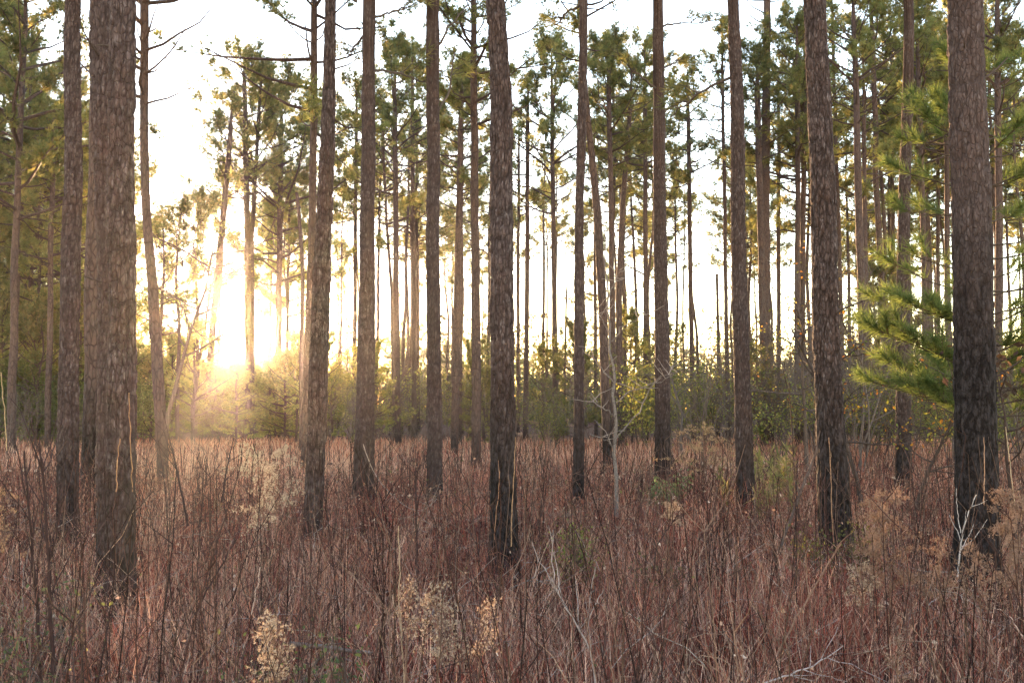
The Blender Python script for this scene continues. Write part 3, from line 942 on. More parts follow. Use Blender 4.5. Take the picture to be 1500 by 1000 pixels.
# far woods on the rise behind everything: one mass
fw = MB()
cp, cc = [], []
tp_, tr_ = [], []
for k in range(430):
    D = rng.uniform(105, 200)
    u = rng.uniform(-250, 1750)
    xw = (u - 750) / F_PX * D
    top = rng.choice([0.03, 0.045, 0.06, 0.085]) * rng.uniform(0.85, 1.15) * D + 1.0
    if u < 230:
        top *= 1.7
    if 250 < u < 440:
        top = min(top, 0.062 * D)
    h0 = top * rng.uniform(0.2, 0.4)
    n = 110
    zz = rng.uniform(0.0, 1, n)
    rad = (0.20 * top + 0.5) * np.sqrt(np.clip(1 - (2 * zz - 0.8) ** 2 / 2.2, 0.05, 1)) * rng.uniform(0.2, 1, n)
    an = rng.uniform(0, 6.28, n)
    cp.append(np.stack([xw + rad * np.cos(an), D + rad * np.sin(an), 0.2 + top * zz], 1))
    base = np.array([(0.15, 0.16, 0.10), (0.21, 0.19, 0.15), (0.13, 0.15, 0.09), (0.25, 0.22, 0.20)][rng.integers(0, 4)])
    cc.append(base * rng.uniform(0.7, 1.3, (n, 1)))
    tp_.append([[xw, D, -0.1], [xw + 0.1, D, top * 0.5], [xw, D, top * 0.95]])
    tr_.append([0.13, 0.1, 0.04])
cp, cc = np.concatenate(cp), np.concatenate(cc)
needles(fw, cp, norm(rand_unit(len(cp)) + np.array([0, 0, 0.5])), 5, 0.95, 0.24, 0.9, 0, cc)
tubes(fw, np.array(tp_), np.array(tr_), 5, 1, (0.12, 0.1, 0.09))
tag(fw.build("far_woods", [LEAF, TWIG]), kind="stuff")

# ------------------------------------------------------------------ dry grass
def blades(mb, n, area, hr, wr, lean, curve, tones, wmul=None, mat=0, keep=None):
    """area(n) -> x, y ; flat tapering blades of three segments"""
    x, y = area(n)
    dens = 0.5 + 0.5 * vnoise(x * 2.6, y * 2.6 + 11, 41) + 0.45 * vnoise(x * 0.8 + 5, y * 0.8, 43)
    m = rng.uniform(0, 1, n) < np.clip(dens + 0.25, 0.12, 1)
    x, y = x[m], y[m]
    if keep is not None:
        m = keep(x, y)
        x, y = x[m], y[m]
    n = len(x)
    z0 = ground_z(x, y)
    h = 0.84 * rng.uniform(*hr, n) * (0.85 + 0.25 * vnoise(x * 0.7, y * 0.7, 21))
    dist = np.hypot(x, y)
    w = rng.uniform(*wr, n) * np.maximum(1, dist / 7.0)
    az = rng.uniform(0, 6.28, n)
    ln = np.abs(rng.normal(0, lean, n))
    cu = rng.uniform(0, curve, n)
    fa = rng.uniform(0, 6.28, n)
    fx, fy = np.cos(fa), np.sin(fa)
    pts = []
    for s in (0, 0.4, 0.75, 1.0):
        hor = h * (ln * s + cu * s * s)
        zz = h * s * np.sqrt(np.clip(1 - 0.5 * (ln + cu * s) ** 2, 0.15, 1))
        pts.append(np.stack([x + np.cos(az) * hor, y + np.sin(az) * hor, z0 + zz - 0.01], 1))
    ws = (1.0, 0.85, 0.55, 0.12)
    side = np.stack([fx, fy, np.zeros(n)], 1)
    V = []
    for p, a in zip(pts, ws):
        V.append(p - side * (w * a * 0.5)[:, None])
        V.append(p + side * (w * a * 0.5)[:, None])
    V = np.stack(V, 1).reshape(-1, 3)
    b = np.arange(n)[:, None] * 8
    q = np.concatenate([b + np.array([[0, 1, 3, 2]]), b + np.array([[2, 3, 5, 4]]), b + np.array([[4, 5, 7, 6]])], 0)
    tones = np.array(tones)
    # patches of one tone
    sel = (vnoise(x * 0.35 + 3, y * 0.35, 31) * 0.5 + 0.5) * 0.55 + rng.uniform(0, 1, n) * 0.45
    k = np.clip((sel * len(tones)).astype(int), 0, len(tones) - 1)
    c = tones[k] * rng.uniform(0.5, 1.45, (n, 1))
    mb.add(V, q, mat, np.repeat(c, 8, 0))


def wedge(d0, d1, power=1.0):
    def f(n):
        # density falls with distance
        t = rng.uniform(0, 1, n)
        d = d0 + (d1 - d0) * t ** power
        u = rng.uniform(-1, 1, n)
        return u * (0.60 * d + 1.2), d
    return f


RED = (0.27, 0.07, 0.05)
RUST = (0.35, 0.12, 0.078)
TAN = (0.49, 0.235, 0.158)
GREY = (0.27, 0.145, 0.125)
DARK = (0.03, 0.012, 0.011)
WINE = (0.125, 0.029, 0.026)
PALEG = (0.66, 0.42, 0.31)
g = MB()
blades(g, 60000, wedge(1.6, 9.0, 0.8), (0.10, 0.40), (0.003, 0.007), 0.75, 1.3, [WINE, TAN, DARK, GREY, RUST, PALEG, RED, DARK])
blades(g, 50000, wedge(1.6, 9.5, 0.8), (0.3, 0.75), (0.0025, 0.0048), 0.26, 0.5, [RED, WINE, RUST, TAN, DARK, PALEG, RED, RUST])
blades(g, 90000, wedge(9.0, 21.0, 0.9), (0.10, 0.40), (0.003, 0.005), 0.55, 0.9, [RED, TAN, WINE, RUST, PALEG, DARK, RED, TAN, PALEG])
blades(g, 56000, wedge(9.0, 21.0, 0.9), (0.3, 0.64), (0.0025, 0.0036), 0.2, 0.35, [RED, RUST, TAN, WINE, DARK, TAN])
blades(g, 56000, wedge(20.0, 46.0, 0.9), (0.2, 0.55), (0.0025, 0.004), 0.28, 0.4, [RUST, TAN, TAN, PALEG, RED, TAN])
# tussocks: tight tufts of straw, rust and a little green, lifting the sward unevenly
def tufts(m, d0, d1, sig):
    cx, cy_ = wedge(d0, d1, 0.9)(m)

    def f(n):
        k = rng.integers(0, m, n)
        return cx[k] + rng.normal(0, sig, n), cy_[k] + rng.normal(0, sig, n)
    return f


blades(g, 9000, tufts(60, 3.0, 13.0, 0.09), (0.35, 0.85), (0.0025, 0.0045), 0.38, 0.7, [PALEG, TAN, PALEG, RUST])
blades(g, 9000, tufts(70, 3.0, 14.0, 0.12), (0.3, 0.9), (0.0025, 0.0045), 0.3, 0.6, [WINE, DARK, RED, WINE])
blades(g, 14000, tufts(110, 12.0, 32.0, 0.2), (0.35, 0.95), (0.0025, 0.004), 0.35, 0.6, [TAN, PALEG, RUST, TAN])
blades(g, 2600, tufts(26, 3.0, 20.0, 0.12), (0.2, 0.5), (0.003, 0.005), 0.5, 0.8, [(0.16, 0.15, 0.05), (0.2, 0.18, 0.07)])
# sunlit patch painted in with paler grass at the meadow's edge towards the sun
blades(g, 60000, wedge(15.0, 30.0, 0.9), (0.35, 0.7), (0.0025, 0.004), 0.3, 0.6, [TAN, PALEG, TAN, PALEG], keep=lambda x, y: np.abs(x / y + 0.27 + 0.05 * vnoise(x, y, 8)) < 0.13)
tag(g.build("dry_grass", [GRASS]), kind="stuff")

# thin dark weed stems with short side twigs, standing out of the grass
wd = MB()
P1, R1, P2, R2, C1, C2 = [], [], [], [], [], []
xs, ys = wedge(2.4, 26.0, 1.15)(3600)
x2_, y2_ = wedge(3.0, 8.5, 0.8)(260)
xs, ys = np.concatenate([xs, x2_]), np.concatenate([ys, y2_])
for q_, (x, y) in enumerate(zip(xs, ys)):
    h = rng.uniform(0.8, 1.4) if q_ >= 3600 else rng.uniform(0.5, 1.15) * (1.12 if rng.random() < 0.08 else 1)
    far = max(1.0, math.hypot(x, y) / 8)
    a = rng.uniform(0, 6.28)
    p = polyline_branch((x, y, float(ground_z(np.array(x), np.array(y)))), a, 1.57 - abs(rng.normal() * 0.12), 1.57 - abs(rng.normal() * 0.2), h, 6, 0.035)
    tone = np.array([(0.075, 0.042, 0.038), (0.13, 0.068, 0.055), (0.20, 0.13, 0.10), (0.055, 0.035, 0.034)][rng.integers(0, 4)]) * rng.uniform(0.8, 1.25)
    bold = rng.random() < 0.16 or q_ >= 3600
    if bold:
        tone = tone * 0.4
    P1.append(p)
    R1.append(np.linspace(0.0028, 0.0012, 6) * far * (1.6 if bold else 1))
    C1.append(tone)
    for k in range(rng.integers(3, 9) if q_ >= 3600 else rng.integers(1, 7) if far < 2 else rng.integers(0, 3)):
        j = rng.integers(2, 6)
        P2.append(polyline_branch(p[j], rng.uniform(0, 6.28), rng.uniform(0.4, 1.1), rng.uniform(0.7, 1.3), rng.uniform(0.08, 0.28), 4, 0.1))
        R2.append(np.linspace(0.0016, 0.0009, 4) * far)
        C2.append(tone)
tubes(wd, np.array(P1), np.array(R1), 3, 0, np.array(C1))
tubes(wd, np.array(P2), np.array(R2), 3, 0, np.array(C2))
tag(wd.build("dead_weeds", [TWIG]), kind="stuff")

# pale litter: bleached twigs and leaves lying in the grass
lt = MB()
xs, ys = wedge(2.2, 14.0, 0.8)(2600)
PL, RL, CLr = [], [], []
for x, y in zip(xs, ys):
    p = polyline_branch((x, y, float(ground_z(np.array(x), np.array(y))) + rng.uniform(0.02, 0.4)), rng.uniform(0, 6.28), rng.uniform(-0.3, 0.9), rng.uniform(-0.5, 0.7), rng.uniform(0.12, 0.5), 5, 0.22)
    PL.append(p)
    RL.append(np.linspace(0.0024, 0.001, 5) * rng.uniform(0.7, 1.4))
    CLr.append(np.array([(0.42, 0.36, 0.33), (0.3, 0.23, 0.2), (0.36, 0.27, 0.2)][rng.integers(0, 3)]))
xs, ys = wedge(2.2, 20.0, 0.85)(5200)
for x, y in zip(xs, ys):
    el = rng.uniform(-0.2, 1.4)
    p = polyline_branch((x, y, float(ground_z(np.array(x), np.array(y))) + rng.uniform(0.02, 0.45)), rng.uniform(0, 6.28), el, el - rng.uniform(0, 1.5), rng.uniform(0.2, 0.7), 5, 0.16)
    PL.append(p)
    RL.append(np.linspace(0.0022, 0.001, 5) * rng.uniform(0.7, 1.5) * max(1, y / 9))
    CLr.append(np.array([(0.1, 0.04, 0.035), (0.26, 0.12, 0.09), (0.4, 0.27, 0.2), (0.05, 0.03, 0.03)][rng.integers(0, 4)]))
tubes(lt, np.array(PL), np.array(RL), 3, 0, np.array(CLr))
lv_ = MB()
xs, ys = wedge(2.2, 22.0, 0.9)(30000)
n_ = len(xs)
zs = ground_z(xs, ys) + rng.uniform(0.02, 1, n_) ** 2 * 0.5
tn = np.array([(0.42, 0.25, 0.17), (0.24, 0.10, 0.07), (0.10, 0.05, 0.045), (0.55, 0.42, 0.34), (0.30, 0.15, 0.10), (0.16, 0.15, 0.06)])
pk = rng.choice(6, n_, p=[0.25, 0.3, 0.2, 0.08, 0.12, 0.05])
leaves(lv_, np.stack([xs, ys, zs], 1), np.maximum(1, ys / 8) * rng.uniform(0.012, 0.04, n_), 0, tn[pk] * rng.uniform(0.7, 1.3, (n_, 1)))
tag(lv_.build("fallen_leaves", [GRASS]), kind="stuff")
tag(lt.build("twig_litter", [TWIG]), kind="stuff")


# ------------------------------------------------------------------ single plants and sticks in the meadow
def pix_line(pts, D, n=14, jit=0.0025):
    P = []
    for p in pts:
        u, v = p[0], p[1]
        dd = p[2] if len(p) > 2 else 0
        P.append(at(u, v, D + dd))
    P = np.array(P)
    s = np.concatenate([[0], np.cumsum(np.linalg.norm(np.diff(P, axis=0), axis=1))])
    s2 = np.linspace(0, s[-1], n)
    PP = np.stack([np.interp(s2, s, P[:, k]) for k in range(3)], 1)
    for _ in range(2):
        PP[1:-1] = 0.25 * PP[:-2] + 0.5 * PP[1:-1] + 0.25 * PP[2:]
    PP[1:-1] += rng.normal(size=(n - 2, 3)) * jit
    return PP


def stick(name, pts, D, r0, r1, col, label, cat, twigs=4, tw_len=(0.1, 0.3), sides=6, group=None, extra=()):
    r0, r1 = (r0 * 0.9, r1 * 0.9) if col[0] < 0.1 else (r0 * 0.6, r1 * 0.6)
    P = pix_line(pts, D)
    base = P[0].copy()
    mb = MB()
    tubes(mb, P - base, np.linspace(r0, r1, len(P)), sides, 0, col)
    for e in extra:
        E = pix_line(e, D) - base
        tubes(mb, E, np.linspace(r0 * 0.55, r1 * 0.6, len(E)), 5, 0, col)
    tw, twr = [], []
    for k in range(twigs):
        j = rng.integers(4, len(P) - 1)
        d = P[j + 1] - P[j - 1]
        a = math.atan2(d[1], d[0]) + rng.uniform(-1.5, 1.5)
        el = math.asin(max(-1, min(1, d[2] / np.linalg.norm(d)))) + rng.uniform(-0.8, 0.6)
        tw.append(polyline_branch(P[j] - base, a, el, el + rng.uniform(-0.2, 0.4), rng.uniform(*tw_len), 6, 0.12))
        twr.append(np.linspace(max(r1 * 1.1, r0 * 0.4), r1 * 0.5, 6))
    if tw:
        tubes(mb, np.array(tw), np.array(twr), 4, 0, col)
    o = mb.build(name, [TWIG], None, True, base)
    return tag(o, label, cat, group)


PALE = (0.36, 0.30, 0.285)
BROWN = (0.26, 0.155, 0.115)
DK = (0.055, 0.032, 0.03)
stick("fallen_branch", [(1112, 1000), (1150, 935), (1190, 865), (1232, 795)], 5.2, 0.012, 0.006, BROWN, "long straight tan stick slanting up out of the grass below the thick leaning pine", "branch", 2)
stick("propped_branch", [(1140, 808), (1158, 760), (1178, 705), (1199, 655)], 9.3, 0.026, 0.018, (0.13, 0.095, 0.085), "dark dead branch propped against the thick leaning pine", "branch", 3)
stick("bleached_twig", [(1403, 845), (1408, 790), (1416, 755), (1430, 724)], 7.4, 0.011, 0.005, (0.52, 0.48, 0.47), "bleached white forked twig leaning on the foot of the massive charred pine", "branch", 5, (0.12, 0.3), extra=[[(1409, 800), (1428, 788), (1446, 760)], [(1407, 780), (1402, 745), (1401, 715)]])
stick("fallen_branch", [(690, 884, 0.6), (735, 868, 0.3), (770, 852), (808, 828)], 7.6, 0.014, 0.007, (0.34, 0.28, 0.26), "pale fallen branch lying low past the scorched foot of the middle trunk", "branch", 6, (0.15, 0.4))
stick("fallen_branch", [(425, 942), (460, 945), (500, 950), (545, 956)], 5.2, 0.022, 0.014, (0.2, 0.16, 0.15), "thick grey fallen branch beside the pale plume at the bottom of the meadow", "branch", 2)
stick("dead_sapling", [(872, 1000), (866, 955), (845, 915), (822, 880), (808, 845)], 4.6, 0.010, 0.004, PALE, "pale grey crooked dead sapling with forked tips low before the middle of the meadow", "sapling", 6, (0.1, 0.3), extra=[[(866, 950), (862, 900), (866, 865), (872, 830)], [(850, 920), (870, 890), (884, 862)]])
stick("dead_sapling", [(60, 1000), (56, 930), (50, 830), (42, 740), (36, 660)], 4.8, 0.010, 0.004, DK, "dark thin dead sapling, outer one of two upright by the straight dark reddish pine", "sapling", 9, (0.15, 0.4))
stick("dead_sapling", [(78, 985), (74, 900), (70, 800), (66, 720), (58, 640)], 4.6, 0.011, 0.004, DK, "dark thin dead sapling, inner one of two upright by the straight dark reddish pine", "sapling", 10, (0.15, 0.4))
stick("withered_weed", [(275, 770), (266, 720), (255, 670), (238, 600)], 8.5, 0.011, 0.005, DK, "dark dead stem curving up toward the slim wavy pine", "stem", 4)
stick("withered_weed", [(325, 735), (330, 700), (337, 665), (343, 640)], 9.0, 0.009, 0.004, DK, "short dark stem leaning toward the glow under the sun disc", "stem", 3)
stick("withered_weed", [(285, 900), (305, 860), (330, 820), (345, 790)], 5.6, 0.007, 0.003, DK, "dark forked stem in the grass past the thick twin trunks", "stem", 6, (0.15, 0.4))
stick("arching_twig", [(532, 650), (545, 690), (570, 722), (606, 752), (630, 745), (640, 730)], 9.5, 0.006, 0.004, (0.36, 0.3, 0.28), "pale arching twig sagging before the even grey pine", "branch", 2)
stick("withered_weed", [(612, 885), (611, 830), (610, 760), (608, 690)], 7.6, 0.016, 0.007, DK, "broken dark upright stem before the even grey pine", "stem", 3)
stick("withered_weed", [(592, 1000), (588, 930), (585, 850), (584, 770)], 4.4, 0.0055, 0.004, (0.4, 0.29, 0.2), "tall straw pale stalk standing before the straight brown pine", "stem", 1)
stick("withered_weed", [(368, 900), (374, 870), (381, 840), (381, 830)], 5.0, 0.005, 0.004, (0.52, 0.38, 0.32), "short pinkish straw stalk leaning in the meadow below the sun", "stem", 0)
stick("withered_weed", [(705, 860), (700, 800), (690, 740), (684, 700)], 7.2, 0.006, 0.004, DK, "thin dark stem just before the scorched foot of the middle trunk", "stem", 5)
stick("withered_weed", [(775, 860), (783, 810), (792, 770), (798, 730)], 7.0, 0.006, 0.003, DK, "thin dark stem slanting away past the scorched middle trunk", "stem", 5, (0.15, 0.4))
stick("leaning_stick", [(756, 728), (790, 715), (825, 700), (850, 690)], 10.5, 0.007, 0.004, (0.2, 0.13, 0.11), "thin brown stick slanting across the grass between middle trunk and crossed slim pine", "branch", 2)
stick("withered_weed", [(957, 850), (960, 800), (985, 765), (1000, 740)], 6.8, 0.006, 0.003, DK, "forked dark weed stem before the burnt foot pine", "stem", 6, (0.12, 0.3))
stick("arching_twig", [(1500, 935), (1480, 905), (1468, 893), (1456, 890)], 4.2, 0.006, 0.003, (0.5, 0.36, 0.32), "short pale pinkish curved stem at the frame edge below the charred pine", "branch", 0)
stick("arching_twig", [(1120, 1000), (1165, 985), (1205, 968), (1235, 945)], 4.0, 0.007, 0.003, (0.36, 0.3, 0.3), "low grey forked twig at the very bottom below the tan stick", "branch", 6, (0.08, 0.25))
stick("withered_weed", [(1170, 760), (1164, 700), (1160, 640), (1156, 560)], 11.0, 0.008, 0.004, DK, "thin dark upright sapling stem before the thick leaning pine", "stem", 6, (0.2, 0.5))
stick("seed_stalk", [(170, 720), (171, 690), (174, 660), (176, 642)], 6.4, 0.006, 0.005, (0.34, 0.2, 0.11), "short golden seed stalk against the stout twin trunk", "stalk", 0)
stick("seed_stalk", [(194, 720), (193, 680), (191, 640), (189, 575)], 6.3, 0.006, 0.0045, (0.34, 0.2, 0.11), "tall golden seed stalk against the stout twin trunk", "stalk", 0)
stick("seed_stalk", [(10, 660), (8, 620), (5, 580), (2, 545)], 6.5, 0.005, 0.004, (0.5, 0.36, 0.2), "golden seed stalk by the frame edge before the purplish pine", "stalk", 0)
stick("seed_stalk", [(1486, 740), (1482, 700), (1477, 660), (1473, 625)], 7.0, 0.004, 0.003, (0.5, 0.42, 0.3), "pale grass stalk by the frame edge past the charred pine", "stalk", 0)
stick("seed_stalk", [(724, 790), (727, 750), (731, 720), (732, 690)], 7.9, 0.006, 0.004, (0.36, 0.2, 0.12), "bent rusty stalk leaning on the scorched middle trunk", "stalk", 1)
stick("seed_stalk", [(749, 800), (750, 740), (753, 700), (755, 640)], 8.0, 0.010, 0.005, (0.36, 0.22, 0.13), "tan stalk rising along the edge of the scorched middle trunk", "stalk", 0)
stick("seed_stalk", [(1222, 800), (1219, 760), (1217, 700), (1214, 640)], 9.1, 0.009, 0.005, (0.32, 0.2, 0.13), "reddish tan stalk rising against the foot of the thick leaning pine", "stalk", 1)
stick("seed_stalk", [(1442, 740), (1442, 690), (1441, 640)], 7.6, 0.007, 0.004, (0.36, 0.23, 0.16), "tan stalk standing against the black foot of the charred pine", "stalk", 0)

# pale bare sapling in front of the leaning pine
P = pix_line([(903, 728), (901, 640), (898, 560), (893, 480), (886, 400), (884, 330)], 13.5, 20, 0.012)
base = P[0].copy()
base[2] = P[0][2] - 0.25
sap = thing("bare_sapling_tree", base, "pale grey leafless sapling with forking limbs before the leaning pine", "sapling")
mb = MB()
tubes(mb, np.vstack([[P[0] - base - np.array([0, 0, 0.25])], P - base]), np.linspace(0.028, 0.006, 21), 8, 0, (0.20, 0.172, 0.162))
mb.build("trunk", [TWIG], sap, True)
for e in ([(903, 640), (918, 620), (938, 602), (950, 570), (965, 550), (992, 545)], [(902, 590), (920, 575), (950, 565), (975, 555), (990, 548)], [(899, 560), (880, 540), (868, 520), (862, 510)],
          [(900, 610), (885, 600), (868, 588)], [(896, 500), (910, 480), (925, 470), (945, 460)], [(893, 490), (880, 465), (872, 445)], [(890, 440), (900, 415), (908, 395)], [(902, 660), (890, 645), (880, 640)]):
    E = pix_line(e, 13.5, 12, 0.012) - base
    mb = MB()
    tubes(mb, E, np.linspace(0.011, 0.004, 12), 6, 0, (0.20, 0.172, 0.162))
    tw = [polyline_branch(E[rng.integers(4, 12)], rng.uniform(0, 6.28), rng.uniform(0, 1), rng.uniform(0, 1), rng.uniform(0.15, 0.45), 6, 0.15) for _ in range(6)]
    tubes(mb, np.array(tw), np.tile(np.linspace(0.006, 0.003, 6), (6, 1)), 4, 0, (0.32, 0.28, 0.265))
    mb.build("branch", [TWIG], sap, True)


def goldenrod(u, v_top, v_mid, D, w_px, label, tone, nbr=26, dens=46, size=0.012, lean=0.0):
    """dry plume plant: stem and arching side sprays full of seed fluff"""
    top = at(u, v_top, D)
    xw = top[0] - lean
    gz = float(ground_z(np.array(xw), np.array(D)))
    base = np.array([xw, D, gz])
    o = thing("goldenrod_plant", base, label, "dry plant", "dry plume plants in the meadow")
    h = top[2] - gz
    zlow = max(0.2, at(u, v_mid, D)[2] - gz)
    w = 0.5 * w_px * D / F_PX
    st, fl = MB(), MB()
    P = np.stack([np.linspace(0, lean, 8), 0.02 * rng.normal(size=8) * np.linspace(0, 1, 8), np.linspace(0, h, 8)], 1)
    P[1:] += rng.normal(size=(7, 3)) * 0.008
    tubes(st, P, np.linspace(0.005, 0.002, 8), 5, 0, (0.2, 0.12, 0.085))
    br, brr, fp, fd = [], [], [], []
    for k in range(nbr):
        t = (k + rng.random()) / nbr
        zz = zlow * 0.9 + (h - zlow * 0.9) * t
        p0 = np.array([np.interp(zz, P[:, 2], P[:, 0]), np.interp(zz, P[:, 2], P[:, 1]), zz])
        L = w * (1.35 - 0.8 * t) * rng.uniform(0.5, 1.25)
        p = polyline_branch(p0, rng.uniform(0, 6.28), rng.uniform(0.6, 1.2), rng.uniform(-0.9, 0.2), L, 7, 0.1)
        br.append(p)
        brr.append(np.linspace(0.0026, 0.0013, 7))
        n = int(dens * 0.5 * (0.5 + L))
        s = rng.uniform(0.25, 1, n) * 6
        kk = np.minimum(s.astype(int), 5)
        q = p[kk] + (p[kk + 1] - p[kk]) * (s - kk)[:, None]
        fp.append(q + rng.normal(size=(n, 3)) * np.array([0.008, 0.008, 0.012]))
        fd.append(norm(rng.normal(size=(n, 3)) + np.array([0, 0, 0.8])))
    tubes(st, np.array(br), np.array(brr), 3, 0, (0.22, 0.13, 0.09))
    st.build("stem", [TWIG], o)
    fp, fd = np.concatenate(fp), np.concatenate(fd)
    c = np.array(tone) * rng.uniform(0.7, 1.25, (len(fp), 1))
    needles(fl, fp, fd, 5, size * 1.25, size * 0.3, 0.9, 0, c)
    fl.build("plume", [FLUFF], o)


STRAW = (0.44, 0.33, 0.245)
RUSTY = (0.28, 0.19, 0.145)
goldenrod(402, 905, 975, 3.6, 62, "small pale fluffy plume low at the bottom of the meadow below the sun", (0.52, 0.41, 0.31), 26, 70, 0.011)
goldenrod(640, 862, 955, 4.1, 110, "wide tan plume clump at the bottom below the even grey pine", STRAW, 26, 60, 0.011)
goldenrod(705, 885, 960, 4.3, 90, "smaller tan plume next to the wide clump, below the scorched middle trunk", STRAW, 20, 50, 0.011)
goldenrod(596, 850, 900, 4.4, 50, "thin tan plume on the outer side of the wide clump", STRAW, 14, 45, 0.011)
goldenrod(415, 655, 760, 7.6, 90, "tall pale feathery plume leaning before the reddish pine beside the sun", (0.48, 0.37, 0.275), 34, 90, 0.014, 0.10)
goldenrod(385, 690, 760, 7.9, 60, "shorter pale plume beside the tall feathery one near the sun", (0.46, 0.35, 0.26), 22, 60, 0.014)
goldenrod(1300, 728, 860, 5.8, 120, "broad rusty plume plant between the thick leaning pine and the charred pine", RUSTY, 46, 150, 0.012)
goldenrod(1262, 830, 880, 5.5, 60, "low straw plume just before the thick leaning pine", STRAW, 18, 70, 0.012)
goldenrod(1375, 790, 880, 5.6, 70, "brown plume before the foot of the charred pine", RUSTY, 22, 60, 0.012)
goldenrod(1475, 722, 860, 5.6, 120, "tall rusty plume plant at the frame edge past the charred pine", RUSTY, 46, 150, 0.012)
goldenrod(1430, 800, 870, 5.2, 80, "low brown plume growing against the charred pine", RUSTY, 24, 70, 0.012)
goldenrod(1310, 930, 985, 4.0, 70, "dull brown plume low at the bottom below the charred pine", RUSTY, 16, 40, 0.011)
goldenrod(370, 655, 700, 13.0, 80, "hazy mound of pale plumes at the meadow edge under the sun", (0.5, 0.38, 0.27), 30, 60, 0.02)
goldenrod(1030, 628, 690, 15.0, 110, "sandy plume mound beside the grey flared foot pine", (0.46, 0.33, 0.2), 40, 60, 0.022)
goldenrod(985, 735, 760, 8.5, 40, "small pale nodding plume below the burnt foot pine", STRAW, 14, 90, 0.014)
goldenrod(8, 715, 800, 6.5, 50, "orange tan plume at the frame edge near the two dark saplings", (0.45, 0.27, 0.15), 20, 60, 0.013)

# green shrubs standing in the meadow
def meadow_plant(name, u, D, h, w, n_leaf, leaf, tones, label, cat="plant", grp=None):
    xw = at(u, 600, D)[0]
    o = thing(name, (xw, D, float(ground_z(np.array(xw), np.array(D)))), label, cat, grp)
    st, fo = bush_parts(h, w, 6, n_leaf, leaf, tones, fill=0.5, depth=2, r0=0.006)
    st.build("stem", [TWIG], o)
    fo.build("foliage", [LEAF], o)


meadow_plant("broom_plant", 832, 8.4, 0.55, 0.35, 900, 0.03, [(0.19, 0.20, 0.06), (0.14, 0.15, 0.05)], "yellow green bushy tuft in the meadow past the scorched middle trunk")
meadow_plant("evergreen_sprig_plant", 976, 15.5, 0.6, 0.8, 800, 0.055, [(0.16, 0.2, 0.11), (0.1, 0.14, 0.07)], "pale green evergreen sprig at the foot of the burnt pine")
meadow_plant("leafy_plant", 1248, 8.9, 0.5, 0.4, 500, 0.035, [(0.14, 0.13, 0.05), (0.1, 0.11, 0.05)], "small olive plant beside the foot of the thick leaning pine")
meadow_plant("leafy_plant", 1170, 8.6, 0.5, 0.4, 450, 0.035, [(0.15, 0.13, 0.05), (0.1, 0.1, 0.05)], "small olive plant below the propped dead branch")
meadow_plant("leafy_plant", 22, 4.6, 0.75, 0.3, 520, 0.026, [(0.16, 0.16, 0.08), (0.1, 0.12, 0.06)], "green leafy weed at the frame edge under the two dark saplings")
meadow_plant("leafy_plant", 425, 4.8, 0.5, 0.4, 260, 0.03, [(0.16, 0.18, 0.08), (0.1, 0.14, 0.07)], "sparse green weed behind the small pale plume")
meadow_plant("leafy_plant", 495, 4.4, 0.45, 0.3, 240, 0.03, [(0.16, 0.18, 0.08), (0.1, 0.14, 0.07)], "green sprouts beside the thick grey fallen branch")
meadow_plant("leafy_plant", 965, 7.4, 0.5, 0.4, 240, 0.035, [(0.16, 0.14, 0.06), (0.1, 0.1, 0.05)], "dull olive weed in the meadow below the burnt foot pine")

# cane patch: each cane a plant
for k in range(26):
    u = 1118 + rng.normal() * 34
    D = 16 + rng.normal() * 1.6
    xw = at(u, 600, D)[0]
    o = thing("cane_plant", (xw, D, float(ground_z(np.array(xw), np.array(D)))), "upright green cane in the leafy patch beside the grey flared foot pine", "plant", "canes of the green patch")
    h = rng.uniform(0.45, 1.0)
    st, fo = MB(), MB()
    p = polyline_branch((0, 0, 0), rng.uniform(0, 6.28), 1.5, 1.4, h, 6, 0.04)
    tubes(st, p, np.linspace(0.006, 0.003, 6), 4, 0, (0.2, 0.19, 0.08))
    st.build("stem", [TWIG], o)
    n = 40
    s = rng.uniform(0.3, 1, n) * 5
    kk = np.minimum(s.astype(int), 4)
    q = p[kk] + (p[kk + 1] - p[kk]) * (s - kk)[:, None]
    needles(fo, q, norm(rng.normal(size=(n, 3)) + np.array([0, 0, 0.6])), 1, 0.2, 0.028, 0.2, 0, np.array([(0.19, 0.19, 0.08), (0.30, 0.24, 0.13)])[rng.integers(0, 2, n)])
    fo.build("foliage", [LEAF], o)

# ------------------------------------------------------------------ young long-needled pine behind the charred trunk
D = 12.0
xw = at(1436, 600, D)[0]
yp = thing("young_pine_tree", (xw, D, float(ground_z(np.array(xw), np.array(D)))), "young pine with long soft green needles spreading both sides behind the charred trunk", "tree")
mb = MB()
P = np.stack([np.linspace(0, 0.1, 14), np.zeros(14), np.linspace(-0.05, 6.2, 14)], 1)
tubes(mb, P, np.linspace(0.055, 0.012, 14), 10, 0, (0.15, 0.12, 0.1))
mb.build("trunk", [TWIG], yp, True)
mbn = MB()
lim, limr, sh, shr, NP, ND = [], [], [], [], [], []
specs = []
for k in range(11):                       # the full skirt of limbs at 1.5 to 3 m
    z0 = 1.45 + 0.12 * k
    specs.append((z0, math.pi + rng.normal() * 0.5, rng.uniform(0.85, 1.3)))
    specs.append((z0 + 0.06, rng.normal() * 0.5, rng.uniform(0.7, 1.2)))
for k in range(9):
    z0 = 2.9 + k * 0.34
    for az in (0.15 + rng.normal() * 0.4, math.pi + rng.normal() * 0.4, rng.uniform(0, 6.28)):
        specs.append((z0 + rng.uniform(-0.15, 0.15), az, rng.uniform(0.75, 1.25) * (1 - 0.06 * k)))
